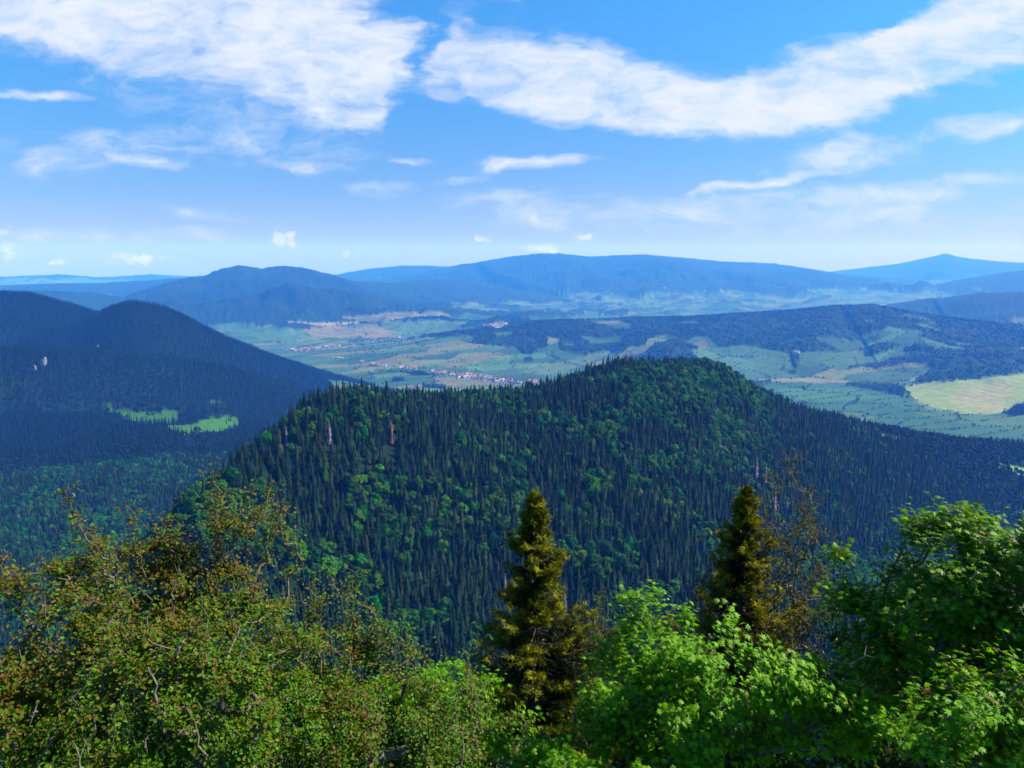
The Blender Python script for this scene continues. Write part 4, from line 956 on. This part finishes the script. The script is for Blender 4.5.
# golden conifers
M_NEED = foliage('golden_needles', .0, .0, .12, .6, spec=.1)
def golden_conifer(label, px, py_top, d, height_m, rad_m, seed, whorls, tipc, dark, lean=0.):
    g = np.random.default_rng(seed); tip = at(px, py_top, d); gz = hz1(tip[0], tip[1]); H = tip[2] - gz; base = np.array([tip[0], tip[1], gz])
    root = bpy.data.objects.new('golden_conifer', None); COL.objects.link(root); root.location = base; tag(root, label, 'conifer')
    segs = []; ra = []; rb = []; SP_ = []; SD = []; SC = []
    zs = np.linspace(0, H, 30); cx = np.cumsum(g.normal(size=30) * .012); cy2 = np.cumsum(g.normal(size=30) * .012); cx -= cx[-1]; cy2 -= cy2[-1]
    tr = .13 * (1 - zs / H) ** .9 + .012
    trk = np.column_stack([cx, cy2, zs]); tsegs = np.stack([trk[:-1], trk[1:]], 1)
    Vt, Ft_ = tubes(tsegs, tr[:-1], tr[1:], 8)
    link('trunk', mesh_from('trunk', Vt, Ft_, [M_BARK], smooth=True), parent=root)
    for k in range(whorls):
        t_ = (k + g.uniform(0, .8)) / whorls; zb = H - height_m * (1 - t_) ** 1.0 ; below = (H - zb)     # distance below the top
        if zb < .4: continue
        prof = rad_m * (below / height_m) ** 1.05 * (1 + .26 * math.sin(below * 2.9 + seed) + .12 * math.sin(below * 7.1)) + .06
        for j in range(5):
            a = g.uniform(0, 6.283); L = prof * g.choice([g.uniform(.5, .85), g.uniform(.85, 1.12)]); nseg = max(3, int(L / .12))
            rise = g.uniform(-.1, .5) + .25 * (1 - min(1, below))
            p0 = np.array([np.interp(zb, zs, cx), np.interp(zb, zs, cy2), zb]); prev = p0; dirh = np.array([math.cos(a), math.sin(a), 0])
            for s in range(1, nseg + 1):
                f = s / nseg; p = p0 + dirh * L * f + np.array([0, 0, L * (rise * f - .55 * f * (1 - f) - .12 * f)]) + g.normal(size=3) * .012
                segs.append((prev, p)); rr2 = .018 * (1 - f) + .004; ra.append(rr2 + .003); rb.append(rr2)
                d0 = (p - prev); d0 /= np.linalg.norm(d0) + 1e-9; side = np.array([-dirh[1], dirh[0], 0])
                if f > .2 or L < .4:
                    m_ = 4 if f < .55 else 6
                    for q in range(m_):
                        sg = g.choice([-1, 1]); w = g.uniform(.0, .20) * min(1, L) * (1.1 - f * .5)
                        pos = p + side * sg * w + d0 * g.uniform(-.06, .06) + np.array([0, 0, -w * .35 + g.normal() * .03])
                        dr = d0 * .8 + side * sg * .6 + np.array([0, 0, g.uniform(-.55, .25)]); SP_.append(pos); SD.append(dr)
                        tipness = np.clip((f - .52) * 2.3, 0, 1) * g.uniform(.1, 1)
                        SC.append(np.array(dark) * (1 - tipness) + np.array(tipc) * tipness)
                prev = p
    V2, F2 = tubes(np.array(segs), np.array(ra), np.array(rb), 4)
    link('branches', mesh_from('branches', V2, F2, [M_TWIG], smooth=True), parent=root)
    # needle sprays: fans of narrow blades
    SP_ = np.array(SP_); SD = np.array(SD); SD /= np.linalg.norm(SD, axis=1)[:, None]; SC = np.clip(np.array(SC) * g.uniform(.75, 1.25, (len(SP_), 1)), .003, 1); nb = 14
    k = len(SP_); r_ = g.normal(size=(k, 3)) * .6 + [0, 0, 1]; sd = np.cross(SD, r_); sd /= np.linalg.norm(sd, axis=1)[:, None]; up = np.cross(sd, SD)
    VV_ = []; 
    for b in range(nb):
        an = (b - (nb - 1) / 2) * .21; ln = g.uniform(.07, .125, (k, 1)); st_ = g.uniform(-.07, .03, (k, 1))
        dr = SD * math.cos(an) + sd * math.sin(an) + up * g.uniform(-.45, .45, (k, 1)); o0 = SP_ + SD * st_; wv = np.cross(dr, up + g.normal(size=(k, 3)) * .5); wv /= np.linalg.norm(wv, axis=1)[:, None]; wv *= .0075
        VV_.append(np.stack([o0, o0 + dr * ln * .5 + wv, o0 + dr * ln, o0 + dr * ln * .5 - wv], 1))
    V = np.stack(VV_, 1).reshape(-1, 3); Fq = np.arange(len(V)).reshape(-1, 4); C = np.repeat(SC, nb * 4, 0)
    link('crown', mesh_from('crown', V, Fq, [M_NEED], C), parent=root)
    return root
golden_conifer('large golden tipped conifer standing alone in the bottom centre', 536, 497, 13.5, 4.9, 1.72, 301, 56, (.33,.33,.015), (.009,.018,.005))
golden_conifer('smaller golden tipped conifer beside the thin twiggy tree at right', 747, 491, 15.5, 3.9, 1.42, 307, 48, (.40,.36,.018), (.012,.024,.006))

# pale dead boughs among the leaves
def bough(px0, py0, px1, py1, d, r0, label, seed):
    g = np.random.default_rng(seed); a = at(px0, py0, d); b = at(px1, py1, d); n = 9
    t_ = np.linspace(0, 1, n)[:, None]; P = a + (b - a) * t_ + np.cumsum(g.normal(size=(n, 3)) * .018, 0) - np.array([0, 0, .0])
    rd = r0 * (1 - .7 * t_[:, 0]); V, Fq = tubes(np.stack([P[:-1], P[1:]], 1) - a, rd[:-1], rd[1:], 7)
    # a side spur
    s = P[5] - a; Q = np.array([s, s + (b - a) * .25 + g.normal(size=3) * .08]); V2, F2 = tubes(Q[None], np.array([r0 * .5]), np.array([r0 * .2]), 5)
    tag(link('dead_bough', mesh_from('dead_bough', np.concatenate([V, V2]), np.concatenate([Fq, F2 + len(V)]), [M_PALE], smooth=True), a), label, 'dead branch', 'dead boughs among the bushes')
for k, q in enumerate([(162,712,157,668,7.9,.022,'short grey forked dead bough in the bush at the bottom left'), (178,655,184,635,8.0,.018,'curved pale dead bough above the forked grey one'),
    (92,768,72,742,7.3,.012,'pale slanting dead branch at the bottom left edge'), (143,748,136,732,7.4,.008,'tiny bent pale branch at the bottom left'),
    (30,716,28,700,7.6,.012,'pale broken stub near the left edge'), (262,672,270,668,8.2,.010,'short white curled branch left of the middle bush'),
    (172,598,175,560,10.0,.010,'thin upright grey branch in the olive bush top'), (850,668,866,655,8.5,.01,'thin dead twig in the shade of the large maple')]): bough(*q, 400 + k)
